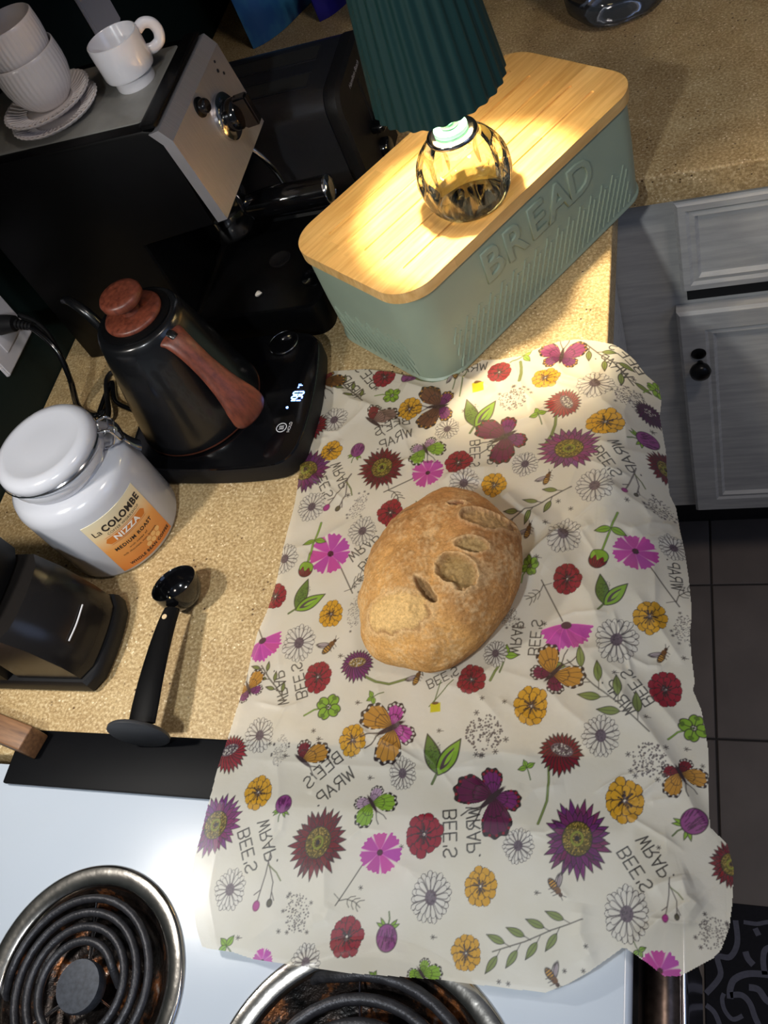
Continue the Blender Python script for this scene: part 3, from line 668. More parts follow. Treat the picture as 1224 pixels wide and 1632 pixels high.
seg7(kbs, LEDB, '190', (470, 643), (478, 622), 0.0125)
base_text('degree_sign', '°F', (477, 623), (482, 608), 0.0075, LEDB)
d0 = at(458, 650, ZT); lathe('status_light', [(0.0014, ZT), (0.0014, ZT + 0.0003)], LEDB, kbs, 14, center=d0[:2])
h0 = at(449, 682, ZT)
lathe('hold_ring', [(0.0062, ZT), (0.0062, ZT + 0.0003), (0.0053, ZT + 0.0003), (0.0053, ZT)], PRINTW, kbs, 32, center=h0[:2], cap=(False, False))
for k in range(3):
    o_ = (k - 1) * 0.0019
    tube('steam_mark', [(h0[0] + o_ - 0.001, h0[1] - 0.0024, ZT + 0.0002), (h0[0] + o_ + 0.0009, h0[1] - 0.0008, ZT + 0.0002), (h0[0] + o_ - 0.0006, h0[1] + 0.0008, ZT + 0.0002), (h0[0] + o_ + 0.0010, h0[1] + 0.0024, ZT + 0.0002)], 0.00035, PRINTW, kbs, 6, 4)
base_text('hold_lettering', 'HOLD', (459, 690), (465, 672), 0.0050, PRINTW)
dc = at(456, 553, ZT)
lathe('dial', [(0.0175, ZT - 0.0002), (0.0175, ZT + 0.0012), (0.0165, ZT + 0.0016), (0.002, ZT + 0.0016)], BLACKG, kbs, 48, center=(dc[0] - 0.004, dc[1] + 0.006))
lathe('dial_rim', [(0.0176, ZT + 0.0004), (0.0182, ZT + 0.0012), (0.0174, ZT + 0.0018)], CHROME, kbs, 64, center=(dc[0] - 0.004, dc[1] + 0.006), cap=(False, False))

kz = 0.0282
ke = thing('gooseneck_kettle', 'black gooseneck kettle with wooden handle and wooden lid knob', 'kettle', (KX, KY, kz), R(-27)); ke.scale = (1, 1, 0.905)
KBL = mat('black_kettle_enamel', srgb(14, 15, 17), 0.26, coat=0.2, noise=0.05, nscale=10)
lathe('body', [(0.069, 0.0), (0.0715, 0.002), (0.0720, 0.006), (0.0700, 0.018), (0.0650, 0.045), (0.0590, 0.080), (0.0530, 0.115), (0.0480, 0.142), (0.0455, 0.150), (0.0430, 0.1530), (0.0385, 0.1532)], KBL, ke, 80)
lathe('copper_seam', [(0.0722, 0.0022), (0.0727, 0.0034), (0.0722, 0.0046)], mat('dull_copper', srgb(110, 60, 44), 0.4, 0.7), ke, 80, cap=(False, False))
lid = lathe('lid', [(0.0380, 0.1535), (0.0380, 0.1550), (0.0340, 0.1565), (0.0270, 0.1570)], BLACK, ke, 64)
lathe('wooden_lid_disc', [(0.0305, 0.1571), (0.0310, 0.1600), (0.0290, 0.1625), (0.0180, 0.1635), (0.010, 0.1640)], REDWOOD, lid, 56)
lathe('lid_knob', [(0.0100, 0.1642), (0.0085, 0.1690), (0.0105, 0.1730), (0.0195, 0.1775), (0.0220, 0.1800), (0.0225, 0.1860), (0.0205, 0.1895), (0.0150, 0.1905), (0.002, 0.1900)], REDWOOD, lid, 56)
tube('handle', [(0.0415, 0, 0.1400), (0.0500, 0, 0.1390), (0.0610, 0, 0.1260), (0.0730, 0, 0.1040), (0.0860, 0, 0.0790), (0.0955, 0, 0.0580), (0.1000, 0, 0.0430), (0.1015, 0, 0.0250)],
     lambda f: 0.0108 * (1 + 0.55 * max(0, f - 0.45) * 1.5) * (1.0 if f < 0.86 else math.sqrt(max(0.01, 1 - ((f - 0.86) / 0.142) ** 2))), REDWOOD, ke, 20, 8, section=lambda f: (1.55 - 0.45 * math.sin(PI * min(1, f * 1.35)), 0.52), up=(1, 0, 0.6))
tube('handle_bracket', [(0.042, 0, 0.1425), (0.049, 0, 0.1430), (0.053, 0, 0.1400)], 0.0050, KBL, ke, 12, 4)
sp = tube('spout', [(-0.060, 0, 0.022), (-0.080, 0, 0.024), (-0.096, 0, 0.040), (-0.100, 0, 0.070), (-0.104, 0, 0.100), (-0.116, 0, 0.124), (-0.134, 0, 0.134), (-0.148, 0, 0.131)], lambda f: 0.0085 - 0.004 * f, KBL, ke, 14, 8, up=(0, 1, 0))

# ================================================================== CANISTER
CXc, CYc = 0.195, 0.235
cn = thing('coffee_canister', 'white ceramic canister with clamp lid and orange coffee label', 'canister', (CXc, CYc, 0.0004))
RC = 0.0665
lathe('body', [(RC - 0.006, 0.0), (RC - 0.0015, 0.002), (RC, 0.006), (RC, 0.097), (RC - 0.0025, 0.1045), (RC - 0.0075, 0.1100), (RC - 0.0140, 0.1128), (RC - 0.0185, 0.1135), (RC - 0.0185, 0.120)], CERAMIC2, cn, 96)
RN = 0.0550
lathe('clamp_band', [(RN - 0.0083, 0.1138), (RN - 0.0068, 0.1142), (RN - 0.0068, 0.1190), (RN - 0.0083, 0.1194)], CHROME, cn, 96, cap=(False, False))
lathe('rim', [(RN - 0.0095, 0.1202), (RN - 0.0035, 0.1210), (RN - 0.0025, 0.1245), (RN - 0.0035, 0.1290), (RN - 0.0075, 0.1302)], CERAMIC2, cn, 96)
lathe('gasket', [(RN - 0.0080, 0.1303), (RN - 0.0045, 0.1310), (RN - 0.0045, 0.1328), (RN - 0.0080, 0.1334)], mat('grey_rubber', srgb(150, 150, 150), 0.6), cn, 96)
li = lathe('lid', [(RN - 0.0085, 0.1335), (RN - 0.0030, 0.1342), (RN - 0.0010, 0.1375), (RN - 0.0015, 0.1430), (RN - 0.0050, 0.1475), (RN - 0.0110, 0.1495), (RN - 0.0150, 0.1490), (RN - 0.020, 0.1470), (RN - 0.035, 0.1462), (0.002, 0.1462)], CERAMIC2, cn, 96)
lathe('lid_wire', [(RN - 0.0006, 0.1355), (RN + 0.0006, 0.1365), (RN - 0.0004, 0.1376)], CHROME, li, 96, cap=(False, False))
LA = R(28)                                                   # latch azimuth
def cyl(a, r, z): return (r * math.cos(a), r * math.sin(a), z)
latch = tube('latch_bail', [cyl(LA - 0.16, RN - 0.0005, 0.1365), cyl(LA - 0.16, RN + 0.010, 0.1340), cyl(LA - 0.14, RN + 0.012, 0.1180), cyl(LA, RN + 0.013, 0.1140), cyl(LA + 0.14, RN + 0.012, 0.1180), cyl(LA + 0.16, RN + 0.010, 0.1340), cyl(LA + 0.16, RN - 0.0005, 0.1365)], 0.0014, CHROME, cn, 8, 6)
tube('latch_lever', [cyl(LA, RN + 0.010, 0.1360), cyl(LA, RN + 0.014, 0.1260), cyl(LA, RN + 0.013, 0.1120), cyl(LA, RN + 0.016, 0.1000), cyl(LA, RN + 0.020, 0.0920)], lambda f: 0.0042 + 0.002 * f, CHROME, cn, 12, 6, section=(1.3, 0.35))
tube('latch_wire', [cyl(LA - 0.20, RN - 0.004, 0.1165), cyl(LA - 0.22, RN + 0.006, 0.1200), cyl(LA - 0.10, RN + 0.013, 0.1300), cyl(LA + 0.10, RN + 0.013, 0.1300), cyl(LA + 0.22, RN + 0.006, 0.1200), cyl(LA + 0.20, RN - 0.004, 0.1165)], 0.0013, CHROME, cn, 8, 6)
# label wrapped on the body
def labelmat():
    m = bpy.data.materials.new('orange_label'); m.use_nodes = True; nt = m.node_tree; b = nt.nodes['Principled BSDF']
    tc = nt.nodes.new('ShaderNodeTexCoord'); sep = nt.nodes.new('ShaderNodeSeparateXYZ'); nt.links.new(tc.outputs['Object'], sep.inputs[0])
    mr = nt.nodes.new('ShaderNodeMapRange'); mr.inputs[1].default_value = 0.006; mr.inputs[2].default_value = 0.088; nt.links.new(sep.outputs['Z'], mr.inputs[0])
    c = ramp(nt, mr.outputs[0], [(0.0, srgb(206, 120, 52)), (0.45, srgb(232, 160, 84)), (0.72, srgb(238, 212, 164)), (1.0, srgb(232, 222, 190))])
    nt.links.new(c, b.inputs['Base Color']); b.inputs['Roughness'].default_value = 0.45; return m
LAB = R(-36); LH = R(29.5); LZ0, LZ1 = 0.007, 0.087
def on_label(u, v, d=0.0): # u,v metres from the label centre; arc along u
    a = LAB + u / RC; return (( RC + d) * math.cos(a), (RC + d) * math.sin(a), (LZ0 + LZ1) / 2 + v)
vs_, fs = [], []; NU = 24; hw = LH * RC; hh = (LZ1 - LZ0) / 2
for i in range(NU + 1):
    u = -hw + 2 * hw * i / NU
    for v, d in ((-hh, 0.0001), (-hh, 0.0006), (hh, 0.0006), (hh, 0.0001)): vs_.append(on_label(u, v, d))
for i in range(NU):
    for k in range(3): fs.append((i * 4 + k, i * 4 + k + 1, i * 4 + 4 + k + 1, i * 4 + 4 + k))
lb = obj('label', vs_, fs, labelmat(), cn, True, 50)
def label_text(name, s, size, u, v, m, space=1.0, sx=1.0, d=0.0009, bold=0.0):
    me = text_mesh(s, size, space=space, bold=bold)
    for vt in me.vertices: vt.co = on_label(u + vt.co.x * sx, v + vt.co.y, d)
    me.materials.append(m); return link(bpy.data.objects.new(name, me), lb)
def label_bar(name, u0, u1, v0, v1, m, d):
    vs_, fs = [], []; n = 16; r = (v1 - v0) / 2
    for i in range(n + 1):
        u = u0 + (u1 - u0) * i / n; e = min(u - u0, u1 - u); k = r if e > r else math.sqrt(max(0, r * r - (r - e) ** 2))
        vs_ += [on_label(u, (v0 + v1) / 2 - k, d), on_label(u, (v0 + v1) / 2 + k, d)]
    for i in range(n): fs.append((2 * i, 2 * i + 1, 2 * i + 3, 2 * i + 2))
    return obj(name, vs_, fs, m, lb)
ORANGE = mat('label_orange', srgb(216, 124, 44), 0.45); LINEO = mat('label_line', srgb(200, 110, 40), 0.5)
label_text('brand_script', 'La', 0.0105, -0.0255, 0.0250, INK)
label_text('brand_lettering', 'COLOMBE', 0.0118, 0.0058, 0.0258, INK, 1.10, 0.84, bold=0.00045)
label_text('tagline', 'COFFEE WORKSHOP', 0.0045, 0.0030, 0.0175, INK, 1.1, 0.92)
label_bar('name_bar', -0.0255, 0.0255, 0.0035, 0.0125, ORANGE, 0.0008)
label_bar('rule', -0.0245, 0.0245, 0.0140, 0.0145, LINEO, 0.0008)
label_bar('rule', -0.0245, 0.0245, 0.0018, 0.0023, LINEO, 0.0008)
label_text('blend_name', 'NIZZA', 0.0098, 0.0, 0.0079, mat('label_white', srgb(250, 246, 238), 0.5), 1.10, 1, 0.0011, bold=0.00035)
label_text('roast', 'MEDIUM ROAST', 0.0062, 0.0, -0.0065, INK, 1.18, 0.95, bold=0.00018)
label_text('notes', 'with notes of', 0.0038, 0.0, -0.0135, INK, 1.15)
label_text('notes', 'milk chocolate, nuts, brownie', 0.0036, 0.0, -0.0185, INK, 1.1, 0.92)
label_text('whole_bean', 'WHOLE BEAN COFFEE', 0.0050, 0.0045, -0.0340, INK, 1.18, 0.95, bold=0.00018)
HEX = mat('honeycomb_print', srgb(238, 190, 120), 0.5)
for hx, hy in ((0.008, -0.0225), (0.0145, -0.0225), (0.0112, -0.0280), (0.0178, -0.0280), (0.0047, -0.0280), (0.021, -0.0225)):
    obj('honeycomb_cell', [on_label(hx + 0.0032 * math.cos(R(60 * k + 30)), hy + 0.0032 * math.sin(R(60 * k + 30)), 0.0008) for k in range(6)], [tuple(range(6))], HEX, lb)

# ================================================================== COFFEE GRINDER
gr = thing('coffee_grinder', 'black coffee grinder with smoky see-through grounds bin, left edge', 'grinder', (0, 0, 0.0004))
GY0, GY1 = 0.043, 0.140
def arc_loop(x0, x1, y0, y1, bow, r=0.012, n=7):
    """rounded block whose +x side bows outward"""
    pts = [(x0, y0)]
    for k in range(n + 1):
        f = k / n; y = y0 + (y1 - y0) * f
        pts.append((x1 - bow * (2 * f - 1) ** 2 - (0.006 if k in (0, n) else 0), y))
    pts.append((x0, y1)); return pts
loft('base', [(arc_loop(0.05, 0.243, GY0 + 0.002, GY1, 0.006), 0.0), (arc_loop(0.05, 0.246, GY0, GY1 + 0.001, 0.006), 0.004), (arc_loop(0.05, 0.246, GY0, GY1 + 0.001, 0.006), 0.016), (arc_loop(0.05, 0.243, GY0 + 0.002, GY1, 0.006), 0.020)], BLACKM, gr)
loft('body', [(arc_loop(0.045, 0.150, GY0 + 0.002, GY1, 0.003), 0.0202), (arc_loop(0.045, 0.152, GY0 + 0.002, GY1 + 0.002, 0.003), 0.10), (arc_loop(0.045, 0.182, GY0 + 0.004, GY1 + 0.004, 0.004), 0.106), (arc_loop(0.045, 0.180, GY0 + 0.004, GY1 + 0.004, 0.004), 0.145), (arc_loop(0.05, 0.165, GY0 + 0.010, GY1, 0.004), 0.158)], BLACK, gr)
cb = loft('grounds_bin', [(arc_loop(0.154, 0.240, GY0 + 0.005, GY1 - 0.003, 0.005), 0.0206), (arc_loop(0.154, 0.236, GY0 + 0.005, GY1 - 0.003, 0.005), 0.045), (arc_loop(0.154, 0.222, GY0 + 0.005, GY1 - 0.002, 0.005), 0.080), (arc_loop(0.154, 0.205, GY0 + 0.005, GY1 - 0.001, 0.005), 0.1025)], SMOKY, gr)
loft('coffee_grounds', [(arc_loop(0.158, 0.229, GY0 + 0.010, GY1 - 0.008, 0.005), 0.0215), (arc_loop(0.158, 0.226, GY0 + 0.010, GY1 - 0.008, 0.005), 0.040), (arc_loop(0.165, 0.215, GY0 + 0.02, GY1 - 0.02, 0.005), 0.046)], mat('ground_coffee', srgb(48, 32, 24), 0.9, noise=0.3, nscale=300), cb)
tube('level_mark', [(0.2322, 0.070, 0.058), (0.2335, 0.088, 0.058), (0.2322, 0.108, 0.058)], 0.0008, PRINTW, cb, 8, 5)
for k in range(3): lathe('indicator_dot', [(0.0013, 0), (0.0013, 0.0006), (0.0004, 0.0008)], PRINTW, gr, 12).matrix_local = Matrix.Translation((0.1795, 0.082 + 0.006 * k, 0.137)) @ Matrix.Rotation(R(90), 4, 'Y')

# ================================================================== COFFEE SCOOP
sc = thing('coffee_scoop', 'black plastic coffee scoop with round tamper end lying on the counter', 'scoop', (0, 0, 0))
SB = Vector((0.3085, 0.139, 0.0))
bowl = lathe('bowl', [(0.004, 0.0), (0.012, 0.0012), (0.0185, 0.006), (0.0222, 0.013), (0.0236, 0.0215), (0.0238, 0.0275), (0.0230, 0.0280), (0.0222, 0.0272), (0.0218, 0.0205), (0.0200, 0.0130), (0.0160, 0.0068), (0.010, 0.0032), (0.001, 0.0026)], BLACKG, sc, 56)
bowl.matrix_local = Matrix.Translation((SB.x, SB.y, 0.0042)) @ Matrix.Rotation(R(-14), 4, 'X') @ Matrix.Rotation(R(-8), 4, 'Y')
hp = [(SB.x + 0.002, SB.y - 0.020, 0.027), (0.3105, 0.102, 0.0285), (0.3120, 0.075, 0.0300), (0.3150, 0.040, 0.0310), (0.3185, 0.004, 0.0300)]
hd = tube('handle', hp, 0.010, BLACK, sc, 16, 8, section=lambda f: (0.85 + 0.55 * min(1, f * 1.15) , 0.42))
hole = lathe('hang_hole', [(0.0026, 0.0), (0.0026, 0.0006), (0.0004, 0.0008)], mat('hole_glimpse', srgb(205, 180, 140), 0.6), hd, 16)
hole.location = (0.3088, 0.108, 0.0325)
ds = lathe('tamper_disc', [(0.0265, 0.0), (0.0278, 0.0012), (0.0278, 0.0036), (0.0262, 0.0046), (0.002, 0.0046)], mat('dark_grey_plastic', srgb(48, 49, 52), 0.5, bump=0.1, bscale=800), sc, 56)
ds.matrix_local = Matrix.Translation((0.3190, -0.0030, 0.0306)) @ Vector((0.06, -1.0, 0.02)).to_track_quat('Z', 'Y').to_matrix().to_4x4()

# ================================================================== THINGS AT THE BACK
bo = thing('plastic_bottle', 'clear ribbed plastic bottle standing at the top edge beyond the bread box', 'bottle', (0.700, 1.055, 0.0004))
def bmod(r, z, a, i): return r * (1 - 0.05 * max(0, math.cos(5 * a)) * max(0, 1 - z / 0.03))
lathe('bottle_body', [(0.020, 0.002), (0.045, 0.0), (0.060, 0.004), (0.068, 0.014), (0.070, 0.030), (0.066, 0.038), (0.070, 0.046), (0.066, 0.060), (0.070, 0.074), (0.070, 0.150), (0.066, 0.165), (0.050, 0.200), (0.022, 0.235), (0.016, 0.250), (0.016, 0.262)], CLEARP, bo, 60, bmod)
lathe('cap', [(0.0175, 0.2625), (0.0175, 0.276), (0.016, 0.278), (0.002, 0.278)], mat('blue_cap', srgb(40, 70, 150), 0.4), bo, 30)
def bagmat(name, c1, c2, c3, sc_):
    m = bpy.data.materials.new(name); m.use_nodes = True; nt = m.node_tree; b = nt.nodes['Principled BSDF']
    tc = nt.nodes.new('ShaderNodeTexCoord'); mp = nt.nodes.new('ShaderNodeMapping'); mp.inputs['Scale'].default_value = sc_
    nt.links.new(tc.outputs['Object'], mp.inputs['Vector'])
    c = ramp(nt, nnoise(nt, mp.outputs['Vector'], 9, 4, 0.6), [(0.40, c1), (0.52, c2), (0.62, c3)])
    nt.links.new(c, b.inputs['Base Color']); b.inputs['Roughness'].default_value = 0.3; return m
def bag(name, label, loc, rot, W, H, T, m, tilt=0.0):
    t = thing(name, label, 'bag', loc, rot); t.rotation_euler = (tilt, 0, rot); vs_, fs = [], []; nu, nv = 14, 16
    for s in (1, -1):
        for j in range(nv + 1):
            v = j / nv
            for i in range(nu + 1):
                u = i / nu; th = T / 2 * (math.sin(PI * min(1, max(0, u))) ** 0.6) * min(1, (1 - v) * 4 + 0.03) * (0.55 + 0.45 * math.sin(PI * min(1, v + 0.25)))
                th *= 1 + 0.10 * math.sin(9 * u + 7 * v)
                vs_.append(((u - 0.5) * W, s * th, v * H))
    n = (nu + 1) * (nv + 1)
    for s in range(2):
        for j in range(nv):
            for i in range(nu):
                a = s * n + j * (nu + 1) + i; fs.append((a, a + 1, a + nu + 2, a + nu + 1))
    o_ = obj('pouch', vs_, fs, m, t, True, 60)
    box('top_seal', (-W / 2, -0.0008, H), (W / 2, 0.0008, H + 0.012), m, t); return t
bag('snack_bag', 'light blue patterned snack bag standing at the top, left of the dark blue bag', (0.150, 1.270, 0.0004), R(62), 0.20, 0.26, 0.06, bagmat('blue_bag_print', srgb(40, 92, 150), srgb(58, 122, 160), srgb(16, 36, 90), (1, 1, 0.6)))
bag('snack_bag', 'dark royal blue snack bag standing at the top beside the light blue bag', (0.245, 1.290, 0.0004), R(70), 0.16, 0.24, 0.06, bagmat('royal_bag_print', srgb(22, 22, 110), srgb(30, 26, 132), srgb(60, 70, 170), (1, 1, 0.5)))
bx_ = thing('black_case', 'black case standing in the shadow behind the toaster', 'case', (0.410, 1.200, 0.0004), R(8))  # guessed volume filling an unreadable dark area
box('case_body', (-0.085, -0.07, 0.0), (0.085, 0.07, 0.20), BLACKM, bx_, 0.012, 3)
box('case_lid', (-0.086, -0.071, 0.2001), (0.086, 0.071, 0.225), BLACKM, bx_, 0.008, 3)

# ================================================================== FLORAL WRAP
def sstep(a, b, x): 
    t = np.clip((x - a) / (b - a), 0, 1); return t * t * (3 - 2 * t)
def droop(x, y):
    """overall lie of the sheet: flat on counter and stove, sagging past the front edges"""
    x = np.asarray(x, float); y = np.asarray(y, float)
    s = sstep(-0.02, 0.10, y)
    x0 = 0.742 * (1 - s) + 0.708 * s
    d = np.maximum(0, x - x0)
    k = 0.22 + 1.25 * sstep(0.10, 0.30, y)
    z = 0.0042 - k * (np.sqrt(d * d + 0.022 ** 2) - 0.022)
    z = z + 0.0068 * sstep(-0.02, -0.10, y)                   # lifted by the coils
    return z
def lie(p):
    z = 0.0
    for _ in range(40):
        q = bp(p, z); z = 0.4 * z + 0.6 * float(droop(q[0], q[1]))
    return bp(p, z)
OUT_PX = [(512,602),(535,592),(560,590),(580,588),(620,592),(652,600),(700,606),(745,588),(768,574),(800,573),(830,568),(862,553),(890,545),(920,541),(950,543),(985,553),(1012,575),(1030,598),(1050,615),(1055,640),(1052,665),(1062,720),(1064,760),(1068,790),(1078,810),(1085,850),(1092,880),(1098,920),(1102,960),(1103,985),(1100,1010),(1103,1050),(1108,1088),(1105,1100),(1118,1130),(1125,1165),(1130,1200),(1130,1240),(1130,1290),(1133,1320),(1160,1345),(1170,1385),(1168,1440),(1163,1480),(1150,1515),(1138,1528),(1085,1557),(1058,1557),(1030,1535),(997,1512),(992,1512),(940,1550),(905,1570),(870,1583),(845,1580),(800,1575),(700,1562),(600,1555),(560,1552),(470,1540),(430,1533),(405,1530),(370,1518),(345,1515),(322,1510),(313,1480),(305,1430),(303,1410),(310,1370),(318,1340),(330,1290),(345,1230),(365,1170),(378,1130),(393,1080),(410,1010),(425,975),(440,930),(448,890),(455,860),(470,800),(478,755),(484,705),(496,675),(506,640)]
OUT = np.array([lie(p)[:2] for p in OUT_PX])
STEP = 0.00055
gx0, gy0 = OUT.min(0) - STEP; gx1, gy1 = OUT.max(0) + STEP
NX = int((gx1 - gx0) / STEP) + 2; NY = int((gy1 - gy0) / STEP) + 2
GX = gx0 + STEP * np.arange(NX); GY = gy0 + STEP * np.arange(NY)
XX, YY = np.meshgrid(GX, GY)                                  # [NY, NX]

def inside(poly, x, y):
    r = np.zeros(x.shape, bool); n = len(poly)
    for i in range(n):
        x0, y0 = poly[i]; x1, y1 = poly[(i + 1) % n]
        if y0 == y1: continue
        lo, hi = min(y0, y1), max(y0, y1)
        j0 = max(0, int((lo - gy0) / STEP) - 1); j1 = min(NY, int((hi - gy0) / STEP) + 2)
        yy = y[j0:j1]; c = (yy >= lo) & (yy < hi)
        r[j0:j1] ^= c & (x[j0:j1] < x0 + (yy - y0) * (x1 - x0) / (y1 - y0))
    return r
IN = inside(OUT, XX, YY)

# ---- wrinkles: ridges along creases, each a line with height (m) and width (m)
ZZ = droop(XX, YY)
def segdist(x, y, a, b):
    ax, ay = a; bx, by = b; dx, dy = bx - ax, by - ay
    t = np.clip(((x - ax) * dx + (y - ay) * dy) / (dx * dx + dy * dy), 0, 1)
    px, py = ax + t * dx, ay + t * dy
    s = np.sign((x - ax) * dy - (y - ay) * dx)
    return np.hypot(x - px, y - py), t, s
def crease(pts, h, wd, asym=1.0):
    P = [lie(p)[:2] for p in pts]; xs = [p[0] for p in P]; ys = [p[1] for p in P]; m = wd * 5
    i0 = max(0, int((min(xs) - m - gx0) / STEP)); i1 = min(NX, int((max(xs) + m - gx0) / STEP) + 1)
    j0 = max(0, int((min(ys) - m - gy0) / STEP)); j1 = min(NY, int((max(ys) + m - gy0) / STEP) + 1)
    if i1 <= i0 or j1 <= j0: return
    x = XX[j0:j1, i0:i1]; y = YY[j0:j1, i0:i1]; best = np.full(x.shape, 1e9); par = np.zeros(x.shape); sg = np.ones(x.shape); n = len(P) - 1
    for k in range(n):
        d, t, s = segdist(x, y, P[k], P[k + 1]); c = d < best
        best = np.where(c, d, best); par = np.where(c, (k + t) / n, par); sg = np.where(c, s, sg)
    ww = wd * np.where(sg > 0, asym, 1.0)
    env = np.minimum(1, np.minimum(par, 1 - par) * 5 + 0.12)
    ZZ[j0:j1, i0:i1] += h * env * np.exp(-np.abs(best / ww) ** 1.35)
for pts, h, wd, asm in [
    ([(640,612),(672,622),(707,633)], 0.0050, 0.006, 2.0), ([(578,642),(610,660),(640,685),(664,702)], 0.0042, 0.005, 2.0),
    ([(520,600),(560,640),(590,650)], 0.0045, 0.006, 1.6), ([(705,600),(760,612),(790,625)], 0.0045, 0.006, 1.5),
    ([(500,690),(540,690),(600,640)], 0.0025, 0.005, 1.0), ([(520,745),(530,720),(545,700)], 0.0025, 0.004, 1.0),
    ([(700,770),(742,752),(790,745)], 0.0040, 0.007, 1.5), ([(800,780),(830,812),(870,842)], 0.0060, 0.008, 1.6),
    ([(838,900),(866,872),(905,842)], 0.0095, 0.0050, 3.4), ([(905,842),(950,800),(985,770)], 0.0035, 0.008, 1.4),
    ([(800,600),(850,640),(880,700)], 0.0028, 0.006, 1.0), ([(870,560),(900,600),(960,620)], 0.0030, 0.006, 1.3),
    ([(930,560),(960,640),(1010,690)], 0.0028, 0.006, 1.0), ([(800,680),(850,665),(880,640)], 0.0025, 0.005, 1.0),
    ([(940,700),(990,720),(1060,735)], 0.0030, 0.006, 1.3), ([(960,770),(1010,800),(1060,835)], 0.0040, 0.006, 1.8),
    ([(1000,850),(1040,838),(1085,842)], 0.0040, 0.005, 2.0), ([(985,905),(1040,860),(1070,850)], 0.0025, 0.005, 1.0),
    ([(930,1035),(985,1100),(1030,1160),(1075,1225),(1105,1290),(1140,1335)], 0.0058, 0.0065, 2.2), ([(880,1000),(910,1040),(1000,1030)], 0.0028, 0.006, 1.0),
    ([(960,1050),(1040,1110),(1090,1170)], 0.0030, 0.006, 1.2), ([(1010,940),(1050,1000),(1090,1060)], 0.0028, 0.006, 1.0), ([(890,880),(940,950),(960,1010)], 0.0030, 0.007, 1.0),
    ([(860,1080),(900,1130),(940,1160)], 0.0026, 0.006, 1.0), ([(560,860),(590,930),(580,1000)], 0.0022, 0.006, 1.0), ([(440,880),(500,870),(560,830)], 0.0020, 0.006, 1.0),
    ([(600,1080),(610,1130),(600,1180)], 0.0024, 0.007, 1.0), ([(440,1190),(446,1260),(432,1370)], 0.0016, 0.005, 1.0), ([(400,1210),(520,1218),(680,1228),(800,1220)], 0.0012, 0.004, 1.0),
    ([(820,1300),(850,1260),(900,1250)], 0.0024, 0.006, 1.0), ([(620,1370),(680,1400),(700,1420)], 0.0014, 0.006, 1.0), ([(930,1440),(925,1490),(950,1540)], 0.0040, 0.006, 1.2),
    ([(1030,1420),(1080,1400),(1100,1395)], 0.0038, 0.005, 1.5), ([(1085,1395),(1095,1430),(1120,1450)], 0.0050, 0.005, 1.8), ([(1000,1508),(1050,1470),(1110,1432)], 0.0046, 0.0036, 3.0),
    ([(400,1500),(440,1470),(500,1450)], 0.0012, 0.006, 1.0), ([(700,1090),(760,1105),(800,1150)], 0.0024, 0.006, 1.0), ([(730,1220),(800,1200),(860,1210)], 0.0022, 0.006, 1.0)]:
    crease(pts, h, wd, asm)
# fine random crinkle, stronger towards the crumpled upper and right side
rng = np.random.RandomState(11)
for k in range(150):
    px = rng.uniform(420, 1100); py = rng.uniform(560, 1500)
    if rng.rand() > (0.9 if (py < 800 or px > 850) else 0.35): continue
    a = rng.uniform(0, PI); L_ = rng.uniform(18, 60); k2 = rng.uniform(-12, 12)
    crease([(px - L_ * math.cos(a), py - L_ * math.sin(a)), (px + k2, py + k2), (px + L_ * math.cos(a), py + L_ * math.sin(a))], rng.uniform(0.0007, 0.0022), rng.uniform(0.0018, 0.0045), rng.uniform(0.8, 1.8))
ZZ += 0.0006 * np.sin(XX * 61 + 2.1 * np.sin(YY * 43)) * np.sin(YY * 57 + 1.7 * np.sin(XX * 39)) + 0.0006

# the sheet stops at the bread box and lies flat under the loaf
_c, _s = math.cos(BXA), math.sin(BXA); _u = (XX - BXC[0]) * _c + (YY - BXC[1]) * _s; _v = -(XX - BXC[0]) * _s + (YY - BXC[1]) * _c
_qx = np.abs(_u) - (BL / 2 - 0.036); _qy = np.abs(_v) - (BW / 2 - 0.036)
IN &= (np.hypot(np.maximum(_qx, 0), np.maximum(_qy, 0)) + np.minimum(np.maximum(_qx, _qy), 0) - 0.036) > 0.0022
_e = ((XX - 0.573) ** 2 + (YY - 0.165) ** 2) < 0.055 ** 2
ZZ = np.where(_e, np.minimum(ZZ, 0.0050), ZZ)

